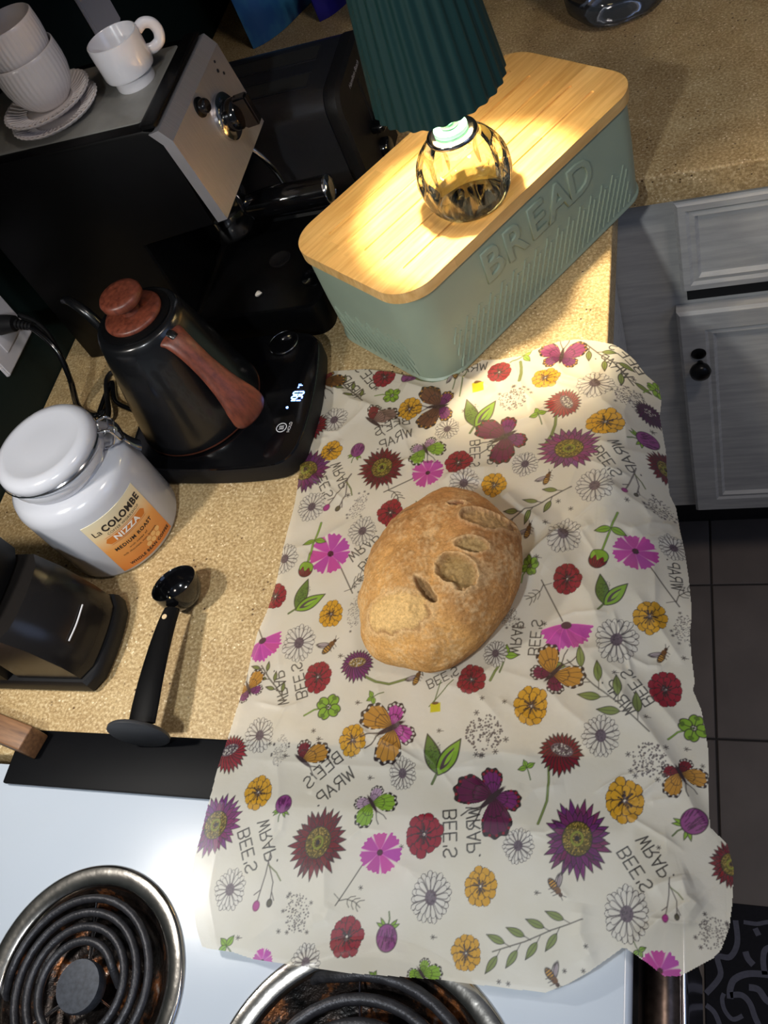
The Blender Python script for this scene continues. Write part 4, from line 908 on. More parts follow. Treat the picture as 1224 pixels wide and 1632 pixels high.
# ---- printed pattern, painted in the sheet's own plane (metres)
CREAM = srgb(240, 235, 221)
CAN = np.empty((NY, NX, 3)); CAN[:] = CREAM
ink = srgb(58, 48, 50); RED = srgb(158, 40, 58); DRED = srgb(132, 32, 48); PUR = srgb(132, 52, 122); PINK = srgb(206, 82, 178); YEL = srgb(228, 172, 48)
GRN = srgb(146, 190, 62); DGRN = srgb(86, 112, 48); OLV = srgb(140, 156, 84); GRY = srgb(120, 104, 114); GOLD = srgb(172, 142, 70); WHT = srgb(236, 232, 222); BRN = srgb(122, 82, 44); DPUR = srgb(84, 34, 78)
class St:
    """a stamp: local unit frame (a along dir, b to its left) over a window of the canvas"""
    def __init__(s, p, r, d=(0, -1), ext=1.25, ay=1.0, asp=False):
        c = lie(p); e = 1.0
        jx = (lie((p[0] + e, p[1])) - c)[:2]; jy = (lie((p[0], p[1] + e)) - c)[:2]
        s.R = r * math.sqrt(abs(jx[0] * jy[1] - jx[1] * jy[0])); v = jx * d[0] + jy * d[1]; v = v / np.hypot(*v)
        m = s.R * ext * max(1, ay)
        s.i0 = max(0, int((c[0] - m - gx0) / STEP)); s.i1 = min(NX, int((c[0] + m - gx0) / STEP) + 2)
        s.j0 = max(0, int((c[1] - m - gy0) / STEP)); s.j1 = min(NY, int((c[1] + m - gy0) / STEP) + 2)
        s.ok = s.i1 > s.i0 and s.j1 > s.j0
        k = 1.0 if not asp else (0.90 if (p[0] > 840 and p[1] < 730) else (1.03 if p[1] < 800 else 1.09))   # hand-drawn flowers, taller than wide
        x = (XX[s.j0:s.j1, s.i0:s.i1] - c[0]) * k; y = (YY[s.j0:s.j1, s.i0:s.i1] - c[1]) / k
        s.a = (x * v[0] + y * v[1]) / s.R; s.b = (-x * v[1] + y * v[0]) / s.R; s.w = STEP / s.R
        s.r = np.hypot(s.a, s.b); s.t = np.arctan2(s.b, s.a); s.rng = np.random.RandomState(int(p[0] * 7 + p[1] * 13) % 99991)
    def fill(s, sd, col, al=1.0):
        m = np.clip(0.5 - sd / s.w, 0, 1) * al
        v = CAN[s.j0:s.j1, s.i0:s.i1]; v += (np.array(col) - v) * m[..., None]
    def line(s, sd, wd, col=ink, al=0.9): s.fill(np.abs(sd) - max(wd, s.w * 0.55), col, al)
    def seg(s, a, b, wd, col=ink, al=0.9):
        d = segdist(s.a, s.b, a, b)[0]; s.fill(d - max(wd, s.w * 0.55), col, al)
    def poly(s, pts, wd, col=ink, al=0.9):
        d = np.full(s.a.shape, 9.0)
        for p, q in zip(pts, pts[1:]): d = np.minimum(d, segdist(s.a, s.b, p, q)[0])
        s.fill(d - max(wd, s.w * 0.55), col, al)
    def ell(s, ca, cb, ra, rb, ang=0.0):
        c, n = math.cos(ang), math.sin(ang); x = s.a - ca; y = s.b - cb; u = (x * c + y * n) / ra; v = (-x * n + y * c) / rb
        return (np.hypot(u, v) - 1) * min(ra, rb)
    def leaf(s, p, q, wd):
        """pointed leaf from p to q"""
        dx, dy = q[0] - p[0], q[1] - p[1]; L = math.hypot(dx, dy); u = ((s.a - p[0]) * dx + (s.b - p[1]) * dy) / L / L; v = (-(s.a - p[0]) * dy + (s.b - p[1]) * dx) / L
        f = np.clip(u, 0, 1); prof = wd * np.sin(PI * f ** 0.8)
        return np.where((u < 0) | (u > 1), np.hypot(v, np.maximum(-u, u - 1) * L), np.abs(v) - prof)
    def dots(s, n, ra, rb, rad, col=ink, ca=0.0, cb=0.0, al=0.9):
        d = np.full(s.a.shape, 9.0)
        for _ in range(n):
            t = s.rng.uniform(0, 2 * PI); q = math.sqrt(s.rng.uniform(0, 1)); k = rad * s.rng.uniform(0.7, 1.3)
            x, y = ca + ra * q * math.cos(t), cb + rb * q * math.sin(t)
            d = np.minimum(d, np.hypot(s.a - x, s.b - y) - max(k, s.w * 0.5))
        s.fill(d, col, al)
def petals(s, n, rin, rout, wid, col, lw, ph=0.0, jit=0.06, lines=True, pw=0.6, ec=None):
    """n rounded petals round the centre"""
    ec = ink if ec is None else ec
    for k in range(n):
        t = 2 * PI * k / n + ph + s.rng.uniform(-jit, jit); ro = rout * s.rng.uniform(0.90, 1.05); c, sn = math.cos(t), math.sin(t)
        u = s.a * c + s.b * sn; v = -s.a * sn + s.b * c; f = np.clip((u - rin) / (ro - rin), 0, 1)
        prof = wid * (f ** pw) * np.sqrt(np.clip(1 - f ** 6, 0, 1)) + wid * 0.18
        sd = np.where((u < rin) | (u > ro), np.maximum(np.abs(v) - 0.02, np.maximum(rin - u, u - ro)), np.abs(v) - prof)
        s.fill(sd, col); s.line(sd, lw, ec)
        if lines: s.fill(np.maximum(np.abs(v) - lw * 0.8, np.maximum(rin - u, u - (rin + (ro - rin) * 0.6))), ec, 0.45)
def spikes(s, n, rin, rout, wid, col, lw, ph=0.0):
    for k in range(n):
        t = 2 * PI * k / n + ph + s.rng.uniform(-0.05, 0.05); ro = rout * s.rng.uniform(0.86, 1.06)
        sd = s.leaf((rin * 0.7 * math.cos(t), rin * 0.7 * math.sin(t)), (ro * math.cos(t), ro * math.sin(t)), wid)
        s.fill(sd, tuple(c * s.rng.uniform(0.75, 1.2) for c in col)); s.line(sd, lw); s.seg((rin * math.cos(t), rin * math.sin(t)), (ro * 0.85 * math.cos(t), ro * 0.85 * math.sin(t)), lw * 0.6, al=0.5)
def zinnia(p, r, col=RED):
    s = St(p, r, ext=1.4, asp=True)
    if not s.ok: return
    petals(s, 11, 0.2, 1.0, 0.27, col, 0.026, 0.2); petals(s, 9, 0.1, 0.70, 0.22, tuple(min(1, c * 1.06) for c in col), 0.026, 0.5)
    for k in range(12):
        t = k * 0.55 + s.rng.rand(); q = s.rng.uniform(0.25, 0.5); s.seg((0.1 * math.cos(t), 0.1 * math.sin(t)), (q * math.cos(t), q * math.sin(t)), 0.035, al=0.8)
        s.fill(np.hypot(s.a - q * math.cos(t), s.b - q * math.sin(t)) - 0.05, ink, 0.7)
    s.dots(16, 0.24, 0.24, 0.035, ink); s.dots(9, 0.2, 0.2, 0.03, GRY)
def daisy(p, r, d=(0, -1)):
    s = St(p, r, d, 1.4, asp=True)
    if not s.ok: return
    petals(s, 21, 0.25, 1.0, 0.135, WHT, 0.021, 0.1, 0.05, lines=False, pw=0.8, ec=srgb(70, 60, 64)); petals(s, 14, 0.22, 0.80, 0.13, WHT, 0.018, 0.25, 0.06, lines=False, pw=0.8, ec=srgb(90, 80, 84))
    s.fill(s.r - 0.29, srgb(112, 96, 108)); s.dots(22, 0.25, 0.25, 0.03, srgb(80, 66, 78))
def sunflower(p, r, col, cen=GOLD):
    s = St(p, r * 1.04, ext=1.4, asp=True)
    if not s.ok: return
    spikes(s, 26, 0.42, 1.02, 0.105, col, 0.016, 0.0); spikes(s, 22, 0.40, 0.84, 0.10, tuple(c * 0.85 for c in col), 0.014, 0.12)
    s.fill(s.r - 0.455, srgb(112, 100, 46) if cen is GOLD else cen); s.dots(150, 0.44, 0.44, 0.017, srgb(60, 46, 30)); s.dots(130, 0.43, 0.43, 0.016, srgb(206, 176, 88))
    s.line(s.r - 0.17, 0.03, srgb(150, 160, 60)); s.fill(s.r - 0.075, ink); s.line(s.r - 0.455, 0.014)
def sidedaisy(p, r, col, d, cen=GRY, stem=None):
    s = St(p, r * 1.32, d, 1.3)
    if not s.ok: return
    for k in range(15):
        t = -1.5 + 3.0 * k / 14; q = 1.0 * s.rng.uniform(0.86, 1.0) * (0.80 + 0.2 * math.cos(t))
        sd = s.leaf((-0.15, 0.1 * t), (-0.2 + 1.1 * q * math.cos(t), 0.98 * q * math.sin(t)), 0.13); s.fill(sd, tuple(c * s.rng.uniform(0.8, 1.15) for c in col)); s.line(sd, 0.02)
    for k in range(11):
        t = PI + (-1.2 + 2.4 * k / 10); sd = s.leaf((0, 0), (0.62 * math.cos(t) - 0.1, 0.72 * math.sin(t)), 0.11); s.fill(sd, col); s.line(sd, 0.02)
    e = s.ell(-0.12, 0, 0.22, 0.40); s.fill(e, cen); s.dots(50, 0.2, 0.36, 0.025, ink, -0.12); s.dots(30, 0.2, 0.36, 0.022, WHT, -0.12)
def cosmos(p, r, d=(0, -1), n=7, side=False, col=PINK):
    s = St(p, r, d, 1.3)
    if not s.ok: return
    if side:
        for t, q in ((-1.15, 0.95), (-0.55, 1.05), (0.0, 0.95), (0.55, 1.0), (1.15, 0.95)):
            c, sn = math.cos(t), math.sin(t); u = s.a * c + s.b * sn; v = -s.a * sn + s.b * c; f = np.clip(u / q, 0, 1)
            sd = np.where((u < 0) | (u > q * (1 + 0.05 * np.sin(v * 30))), 1.0, np.abs(v) - 0.30 * np.sqrt(f)); s.fill(sd, tuple(k * s.rng.uniform(0.85, 1.1) for k in col)); s.line(sd, 0.012, tuple(min(1, k * 1.5) for k in col))
        s.fill(s.ell(0.0, 0, 0.16, 0.2), srgb(90, 60, 76)); return
    for k in range(n):
        t = 2 * PI * k / n + 0.2; q = s.rng.uniform(0.88, 1.05); c, sn = math.cos(t), math.sin(t); u = s.a * c + s.b * sn; v = -s.a * sn + s.b * c; f = np.clip(u / q, 0, 1)
        sd = np.where((u < 0.06) | (u > q * (1 - 0.35 * v * v + 0.04 * np.sin(v * 26))), 1.0, np.abs(v) - 0.37 * f ** 0.75)
        s.fill(sd, tuple(k2 * s.rng.uniform(0.88, 1.1) for k2 in col)); s.line(sd, 0.012, srgb(232, 140, 210), 0.6)
    s.fill(s.r - 0.15, srgb(96, 30, 60)); s.dots(14, 0.14, 0.14, 0.03, ink)
def stem(p, q, col=srgb(84, 78, 70), wd=1.1, fern=False, bend=0.0):
    s = St(((p[0] + q[0]) / 2, (p[1] + q[1]) / 2), math.hypot(q[0] - p[0], q[1] - p[1]) / 2, (q[0] - p[0], q[1] - p[1]), 1.5)
    if not s.ok: return
    lw = wd / (math.hypot(q[0] - p[0], q[1] - p[1]) / 2) * 0.9
    pts = [(-1, 0), (-0.4, bend * 0.8), (0.2, bend), (1, 0)]; s.poly(pts, lw, col)
    if fern:
        s.poly([(0.80, 0), (0.58, 0.22), (0.48, 0.55), (0.52, 0.85)], lw * 0.8, col)
        for k in range(3):
            c = (0.56 - 0.04 * k, 0.26 + 0.19 * k); s.poly([c, (c[0] - 0.14, c[1] + 0.06), (c[0] - 0.26, c[1] + 0.20)], lw * 0.7, col); s.poly([c, (c[0] + 0.13, c[1] + 0.08), (c[0] + 0.20, c[1] + 0.22)], lw * 0.7, col)
        s.seg((0.75, 0), (0.70, -0.3), lw * 0.6, col)
def twig(p, q, n=7, col=OLV, lw=1.1, size=1.0, buds=False):
    r = math.hypot(q[0] - p[0], q[1] - p[1]) / 2; s = St(((p[0] + q[0]) / 2, (p[1] + q[1]) / 2), r, (q[0] - p[0], q[1] - p[1]), 1.2)
    if not s.ok: return
    l = lw / r; ex = lambda x: 0.06 * math.sin(2.2 * x); s.poly([(-1, ex(-1)), (-0.3, ex(-0.3)), (0.3, ex(0.3)), (1, ex(1))], l, srgb(92, 86, 78))
    for k in range(n):
        x = -0.95 + 1.55 * k / max(1, n - 1); sg = 1 if k % 2 else -1; y = ex(x); tip = (x - 0.26 * size - 0.05, y + sg * 0.36 * size); b = (x + 0.02, y + sg * 0.10)
        s.seg((x + 0.12, y), b, l * 0.7, srgb(92, 86, 78)); sd = s.leaf(b, tip, 0.075 * size); s.fill(sd, col); s.line(sd, l * 0.65); s.seg(b, tip, l * 0.4, al=0.6)
def budtwig(p, q, bud=PINK):
    r = math.hypot(q[0] - p[0], q[1] - p[1]) / 2; s = St(((p[0] + q[0]) / 2, (p[1] + q[1]) / 2), r, (q[0] - p[0], q[1] - p[1]), 1.6)
    if not s.ok: return
    c = srgb(96, 84, 84); s.poly([(-1, 0), (-0.2, 0.04), (0.75, 0)], 1.0 / r, c); s.poly([(-0.7, 0), (0.0, 0.42), (0.62, 0.50)], 0.9 / r, c); s.poly([(-0.55, 0.08), (-0.35, 0.45), (-0.1, 0.7)], 1.1 / r, srgb(110, 120, 60)); s.poly([(0.35, 0), (0.55, -0.2)], 0.9 / r, c); s.poly([(0.35, 0.48), (0.6, 0.64)], 0.8 / r, c)
    s.fill(s.ell(0.9, 0, 0.17, 0.13), bud); s.line(s.ell(0.9, 0, 0.17, 0.13), 0.02, tuple(k * 0.5 for k in bud)); s.fill(s.ell(0.72, 0.50, 0.13, 0.10), srgb(96, 92, 72)); s.line(s.ell(0.72, 0.5, 0.13, 0.10), 0.02)
def clover(p, r, d):
    s = St(p, r, d, 2.1)
    if not s.ok: return
    s.poly([(0, 0), (-1.1, 0.12), (-1.9, -0.1)], 0.07, DGRN); s.poly([(0, 0), (-1.1, 0.12), (-1.9, -0.1)], 0.03, GRN)
    for k in range(4):
        t = R(45 + 90 * k); c, n = 0.55 * math.cos(t), 0.55 * math.sin(t); sd = np.minimum(s.ell(c - 0.16 * n / 0.55, n + 0.16 * c / 0.55, 0.40, 0.30, t), s.ell(c + 0.16 * n / 0.55, n - 0.16 * c / 0.55, 0.40, 0.30, t))
        s.fill(sd, GRN); s.line(sd, 0.035); s.seg((0, 0), (c * 1.2, n * 1.2), 0.03); s.fill(s.ell(c * 1.35, n * 1.35, 0.14, 0.2, t), DGRN, 0.8)
def sprout(p, r, d):
    s = St(p, r, d, 1.3)
    if not s.ok: return
    s.poly([(-1.2, 0.1), (-0.4, 0.0), (0, 0)], 0.06, DGRN)
    for q in ((0.75, 0.0), (0.15, 0.85), (0.1, -0.85)):
        sd = s.leaf((0, 0), q, 0.24); s.fill(sd, GRN); s.line(sd, 0.03); s.seg((0, 0), q, 0.02, DGRN)
def strawberry(p, q, r):
    """bud at q hanging from a stem that starts at p"""
    stem(p, q, DGRN, 2.0); stem(p, q, GRN, 0.9)
    m = (p[0] * 0.62 + q[0] * 0.38, p[1] * 0.62 + q[1] * 0.38); s = St(m, r * 1.5, (q[0] - p[0], q[1] - p[1]), 1.3)
    if s.ok:
        for t in ((0.1, 1.0), (0.5, -0.9)): 
            sd = s.leaf((0, 0), t, 0.24); s.fill(sd, GRN); s.line(sd, 0.03); s.seg((0, 0), t, 0.02, DGRN)
    s = St(q, r, (q[0] - p[0], q[1] - p[1]), 1.3)
    if s.ok:
        e = s.ell(0.15, 0, 0.9, 0.85); s.fill(e, DRED); s.line(e, 0.05)
        for k in range(5): s.seg((0.2, -0.5 + 0.25 * k), (0.95, -0.3 + 0.15 * k), 0.03)
        e2 = np.maximum(s.ell(-0.2, 0, 0.75, 0.85), s.a - 0.05 - 0.25 * np.cos(s.b * 9)); s.fill(e2, GRN); s.line(e2, 0.04)
def pod(p, r, d):
    s = St(p, r, d, 1.3)
    if not s.ok: return
    s.seg((-0.6, 0), (-1.15, 0.1), 0.06, DGRN)
    sd = s.leaf((-0.7, 0.0), (0.85, 0.95), 0.34); s.fill(sd, srgb(104, 134, 60)); s.line(sd, 0.03); s.dots(60, 0.55, 0.3, 0.025, ink, 0.1, 0.42, 0.7)
    sd = s.leaf((-0.75, -0.05), (0.95, -0.55), 0.36); s.fill(sd, GRN); s.line(sd, 0.035); sd = s.leaf((-0.55, -0.1), (0.55, -0.40), 0.16); s.fill(sd, srgb(96, 80, 84)); sd = s.leaf((-0.3, -0.2), (0.45, -0.42), 0.08); s.fill(sd, srgb(160, 206, 70))
def butterfly(p, r, d, c1, c2, c3=ink, spots=True, half=False):
    s = St(p, r * 1.2, d, 1.2)
    if not s.ok: return
    for sg in ((1,) if half else (1, -1)):
        tt = np.arctan2(s.b * sg, s.a)
        for lo, hi, pk, rmax, col in ((1.55, 2.95, 2.05, 0.74, c2), (0.30, 1.75, 0.92, 1.06, c1)):
            u = np.where(tt < pk, (pk - tt) / (pk - lo), (tt - pk) / (hi - pk)); rad = rmax * np.sqrt(np.clip(1 - np.abs(u) ** 2.4, 0, 1)) * (1 + 0.03 * np.sin(tt * 22))
            sd = np.where((tt > lo) & (tt < hi), s.r - rad, 9.0)
            s.fill(sd, ink); s.fill(sd + 0.11, col)
            v = np.abs(np.sin((tt - lo) / (hi - lo) * PI * 6)) * s.r * 0.10 - 0.012
            s.fill(np.maximum(v, sd), ink, 0.8)
            s.line(np.where(sd < 0, s.r - rad * 0.5, 9), 0.02, ink, 0.7)
            if spots:
                for k in range(7):
                    t = lo + (hi - lo) * (k + 0.8) / 8.2; uu = (pk - t) / (pk - lo) if t < pk else (t - pk) / (hi - pk); rr = rmax * math.sqrt(max(0, 1 - abs(uu) ** 2.4)) - 0.07
                    s.fill(np.hypot(s.a - rr * math.cos(t), s.b - sg * rr * math.sin(t)) - 0.036, c3 if c3 is not ink else WHT, 0.9)
    s.fill(s.ell(0.05, 0, 0.42, 0.075), srgb(70, 54, 60)); s.poly([(0.42, 0.02), (0.72, 0.16), (0.92, 0.18)], 0.02); s.poly([(0.42, -0.02), (0.72, -0.16), (0.92, -0.18)], 0.02)
def bee(p, r, d):
    s = St(p, r, d, 1.2)
    if not s.ok: return
    for k in (0.5, 0.85):
        e = s.ell(-0.25, k * 0.62, 0.55, 0.17, 2.3); s.fill(e, srgb(176, 160, 170), 0.7); s.line(e, 0.03)
    e = s.ell(-0.30, -0.05, 0.48, 0.26); s.fill(e, srgb(216, 160, 64)); s.line(e, 0.04)
    for k in range(4): s.fill(np.maximum(np.abs(s.a + 0.62 - 0.2 * k) - 0.045, e), ink)
    e = s.ell(0.28, 0, 0.26, 0.24); s.fill(e, BRN); e = s.ell(0.62, 0, 0.16, 0.16); s.fill(e, srgb(90, 60, 40)); s.seg((0.7, 0.05), (1.0, 0.25), 0.03); s.seg((0.7, -0.05), (1.0, -0.1), 0.03)
    for k in (-0.1, 0.2, 0.45): s.seg((k, -0.1), (k - 0.1, -0.5), 0.03)
def dotted(p, r, d=(0, -1), ay=1.0, n=150, al=0.9):
    s = St(p, r, d, 1.25, ay)
    if not s.ok: return
    s.dots(n, 0.82 * ay, 0.82, 0.042, srgb(78, 64, 72), al=al)
    for k in range(6):
        t = s.rng.uniform(0, 2 * PI); c = (1.0 * ay * math.cos(t), 1.0 * math.sin(t))
        for m in range(6): u = t + m * 1.05; s.seg(c, (c[0] + 0.12 * math.cos(u), c[1] + 0.12 * math.sin(u)), 0.022, srgb(92, 84, 84))
def thistle(p, r, d):
    """d points from stem to flower tip"""
    s = St(p, r, d, 1.9)
    if not s.ok: return
    s.poly([(-0.6, 0), (-1.2, 0.1), (-1.7, 0.0)], 0.06, DGRN)
    for q in ((-1.2, 0.7), (-0.9, 0.9), (-1.25, -0.6), (-0.9, -0.9)): 
        sd = s.leaf((-0.55, q[1] * 0.25), q, 0.13); s.fill(sd, GRN); s.line(sd, 0.03)
    e = s.ell(0.1, 0, 0.95, 0.80); s.fill(e, srgb(152, 74, 142)); s.line(e, 0.035)
    for k in range(26):
        t = s.rng.uniform(-1, 1); q = s.rng.uniform(-0.6, 0.5); s.fill(np.maximum(segdist(s.a, s.b, (q, t * 0.6), (q + 0.4, t * 0.75))[0] - max(0.03, s.w * 0.5), e), DPUR, 0.95)
def specks(p):
    s = St(p, 5, (1, 0.3), 1.5)
    if not s.ok: return
    for m in range(6): u = m * 1.05; s.seg((0, 0), (0.7 * math.cos(u), 0.7 * math.sin(u)), 0.13, srgb(84, 76, 74))
    if s.rng.rand() > 0.5: s.seg((0, 0), (1.4, 0.3), 0.1, srgb(100, 92, 88))
GLY = {'B': [[(0, 0), (0, 1), (.45, 1), (.6, .87), (.6, .65), (.45, .53), (0, .53)], [(.45, .53), (.65, .4), (.65, .13), (.5, 0), (0, 0)]], 'E': [[(.6, 0), (0, 0), (0, 1), (.6, 1)], [(0, .52), (.5, .52)]],
       "'": [[(.1, 1), (.1, .75)]], 'S': [[(0, .12), (.2, 0), (.45, 0), (.62, .15), (.58, .38), (.1, .6), (.02, .8), (.2, 1), (.45, 1), (.6, .88)]], 'W': [[(0, 1), (.2, 0), (.4, .8), (.6, 0), (.8, 1)]],
       'R': [[(0, 0), (0, 1), (.45, 1), (.62, .85), (.62, .62), (.45, .48), (0, .48)], [(.35, .48), (.65, 0)]], 'A': [[(0, 0), (.33, 1), (.66, 0)], [(.12, .35), (.54, .35)]], 'P': [[(0, 0), (0, 1), (.45, 1), (.62, .85), (.62, .6), (.45, .46), (0, .46)]], '.': [[(.05, .05), (.12, .08)]]}
ADV = {'B': .9, 'E': .85, "'": .3, 'S': .85, 'W': 1.02, 'R': .88, 'A': .86, 'P': .82, '.': .3}
def words(p, d, h):
    """two mirrored lines, read along d"""
    s = St(p, h, d, 2.7)
    if not s.ok: return
    for txt, off in (("BEE'S", -1.45), ('WRAP.', 0.35)):
        L = sum(ADV[c] for c in txt); x = -L / 2
        for c in txt:
            for st in GLY[c]: s.poly([(x + u, off + (1 - v)) for u, v in st], 0.062, srgb(54, 50, 50), 0.95)   # mirrored: next line lies to the left
            x += ADV[c]

# ---- where each motif sits on the sheet (photo pixels through the sheet's own surface)
for p, d, h in [((572,608),(-75,-85),14),((626,692),(-115,40),14),((772,724),(0,1),14),((531,767),(30,75),14),((986,573),(-110,-90),15),((983,732),(80,110),16),((591,878),(100,-90),15),((462,1089),(-20,-125),16),((838,1014),(15,-120),16),((1000,1105),(-100,-130),18),((523,1243),(-120,100),19),((412,1350),(30,140),19),((737,1329),(2,100),21),((1030,1378),(60,90),21),((748,578),(-100,15),13),((702,1068),(60,-30),14),((1092,918),(-20,-100),15)]: words(p, d, h)
for x, y in ((690,700),(555,790),(600,620),(740,655),(890,800),(910,812),(870,835),(650,860),(565,935),(575,925),(543,1046),(612,1013),(830,1000),(868,995),(590,1240),(500,1165),(508,1178),(560,1205),(455,1205),(570,1120),(770,1115),(700,1165),(805,1120),(980,1075),(1090,1050),(1085,935),(1094,1195),(1092,1220),(1120,1222),(1030,1145),(640,1350),(1050,1352),(855,1423),(690,1494),(935,1510),(900,1548),(930,1548),(795,1565),(810,1568),(575,1415),(445,1485),(380,1495),(880,1205),(660,1000),(858,895),(1000,800),(1040,690),(1010,605),(700,1040),(430,1185)): specks((x, y))
for a in [((537,600),(582,648)),((1007,603),(929,542)),((813,829),(907,781)),((417,1057),(453,1120)),((905,1048),(1030,1170)),((780,1514),(934,1470))]: twig(a[0], a[1], 8 if a[0][0] in (780, 905) else 6)
for a, b in (((537,891),(563,948)),((672,758),(616,783)),((1033,900),(1082,967)),((898,993),(862,923)),((583,1371),(537,1441)),((420,1022),(408,990))): stem(a, b, fern=b != (408, 990))
for a, b in (((559,759),(521,810)),((1017,740),(992,792)),((431,1363),(409,1444)),((1068,1400),(1061,1470))): budtwig(a, b, srgb(186, 60, 150))
for a, b, c in (((875,1220),(858,1313),0.15),((887,660),(864,716),0.2),((581,1078),(650,1082),-0.3),((660,603),(713,605),-0.2),((830,575),(828,611),0.1),((795,1062),(782,1085),0)): stem(a, b, DGRN, 2.4, bend=c); stem(a, b, OLV, 1.0, bend=c)
for p, r, d in (((840,1224),17,(-0.4,-1)),((859,664),15,(-0.5,-1)),((595,1112),15,(-1,0.5)),((835,568),17,(1,-0.6)),((805,1045),24,(0.2,-1)),((362,1508),22,(-0.6,-0.8)),((1018,1516),16,(0.6,1)),((596,1556),12,(0.5,-1))): sprout(p, r, d)
for p, q in (((740,582),(722,622)),((745,590),(733,635)),((722,1085),(685,1125)),((703,1085),(692,1120))): stem(p, q, DGRN, 1.0)
for p in ((763,620),(694,1128)):
    s = St(p, 9, (0, 1))
    if s.ok: e = np.maximum(np.abs(s.a) - 0.8, np.abs(s.b) - 0.9); s.fill(e, srgb(224, 214, 40)); s.fill(s.ell(-0.8, 0, 0.25, 0.6), BRN)
for p, r in (((613,601),17),((796,594),18),((731,738),21),((622,817),21),((439,951),19),((507,1079),23),((905,925),24),((752,1084),24),((1061,1100),28),((676,1330),33),((553,1493),31)): zinnia(p, r, RED)
for p, r in (((653,653),18),((528,720),17),((870,604),19),((788,774),20),((965,673),25),((528,979),20),((1036,986),27),((847,1126),30),((563,1180),24),((412,1263),25),((996,1277),35),((766,1413),29),((743,1519),27)): zinnia(p, r, YEL)
for p, r in (((533,670),20),((713,684),18),((497,808),22),((740,772),22),((949,616),24),((837,740),20),((948,775),29),((454,891),22),((578,847),22),((477,1025),28),((900,857),28),((1074,875),21),((983,1021),36),((414,1172),25),((642,1233),24),((826,1348),27),((958,1174),32),((367,1418),29),((687,1431),37),((488,1535),27),((999,1457),42),((790,1042),20)): daisy(p, r)
sunflower((609,746), 33, DRED); sunflower((507,1343), 48, DRED); sunflower((489,751), 34, PUR); sunflower((907,715), 39, srgb(160, 74, 142)); sunflower((344,1315), 42, srgb(150, 58, 138)); sunflower((920,1337), 55, PUR); sunflower((1062,751), 26, DRED); sunflower((1165,1378), 36, RED)
sidedaisy((496,681), 24, RED, (0.1, 1)); sidedaisy((899,643), 25, RED, (-0.9, 0.5)); sidedaisy((367,1200), 28, RED, (0.2, 1)); sidedaisy((894,1200), 34, DRED, (-0.3, 0.9)); sidedaisy((570,1060), 25, PUR, (0.0, 1), GOLD); sidedaisy((1036,662), 20, DPUR, (0.3, 1), DPUR)
cosmos((682,754), 23, (0.3, -1)); cosmos((527,883), 31, (0.5, -1)); cosmos((1013,881), 32); cosmos((606,1359), 33, (0.2, -1)); cosmos((419,1022), 30, (0.45, 1), side=True); cosmos((903,998), 40, (0.05, 1), side=True); cosmos((419,1532), 18); cosmos((1052,1548), 34, (0.1, -1))
for p, r, d in (((625,631),13,(1,0)),((1048,624),14,(1,0)),((524,1127),21,(1,-0.3)),((1106,1161),24,(1,-0.4)),((845,905),15,(0.6,-1))): clover(p, r, d)
strawberry((512,834),(488,908),12); strawberry((986,813),(954,890),16)
pod((764,662),28,(0.4,-1)); pod((488,957),27,(0.9,-0.8)); pod((972,946),29,(0.5,-0.9)); pod((705,1208),37,(0.3,-1))
ORG = srgb(206, 150, 62); HALF = ((482,1212),(594,673),(1098,1245),(517,618))
for p, r, d, c1, c2, c3 in (((700,649),32,(-0.9,0.1),srgb(120,80,60),PUR,ORG),((514,612),26,(0.5,0.9),BRN,DRED,ORG),((594,673),30,(0.8,0.5),srgb(150,120,110),DRED,WHT),((678,716),24,(0.4,0.8),GRN,srgb(190,150,186),WHT),((895,570),30,(0.2,-0.9),srgb(160,70,130),PUR,ORG),((806,695),38,(-0.7,0.35),srgb(120,44,84),PUR,RED),((397,1099),26,(-0.3,-0.9),ORG,PUR,WHT),((881,1075),40,(0.7,-0.7),ORG,srgb(130,40,80),WHT),((626,1160),46,(-0.8,0.42),ORG,PINK,WHT),((482,1212),36,(0.75,0.6),ORG,DRED,WHT),((593,1280),32,(0.5,0.9),GRN,srgb(200,170,200),WHT),((787,1270),52,(-0.72,0.62),srgb(104,40,78),PUR,RED),((1085,1236),34,(0.5,0.85),ORG,DRED,WHT),((672,1552),28,(0.5,0.8),GRN,GRN,WHT)): butterfly(p, r, d, c1, c2, c3, half=p in HALF)
for p, r, d in (((726,600),14,(-0.3,-1)),((872,762),15,(0.5,-1)),((842,848),15,(0.5,-1)),((525,1030),18,(0.7,-0.7)),((665,1080),16,(0.5,-1)),((1056,1045),18,(0.6,-0.9)),((886,1415),22,(0.6,0.9)),((881,1558),22,(0.6,0.9))): bee(p, r, d)
for p, r, d, ay in (((571,808),14,(0.5,-1),1.8),((818,638),22,(1,-0.2),1.2),((1000,632),22,(0,-1),1.1),((1053,813),21,(0,-1),1.1),((567,975),14,(0.2,-1),2.3),((1092,1002),20,(0,-1),1.5),((811,983),16,(0,-1),1.2),((447,1196),13,(0.2,-1),2.4),((772,1169),36,(0,-1),1.0),((1035,1213),34,(0,-1),1.0),((475,1456),25,(0,-1),1.5),((1135,1487),27,(0.3,-1),1.2)): dotted(p, r, d, ay)
for p, r, d in (((655,600),13,(-0.6,0.3)),((570,719),12,(0.5,-1)),((663,812),11,(-0.7,0.7)),((1031,703),17,(0.9,0.2)),((453,1284),15,(0.3,-1)),((1105,1313),24,(0.8,-0.5)),((617,1493),22,(-0.1,1))): thistle(p, r, d)

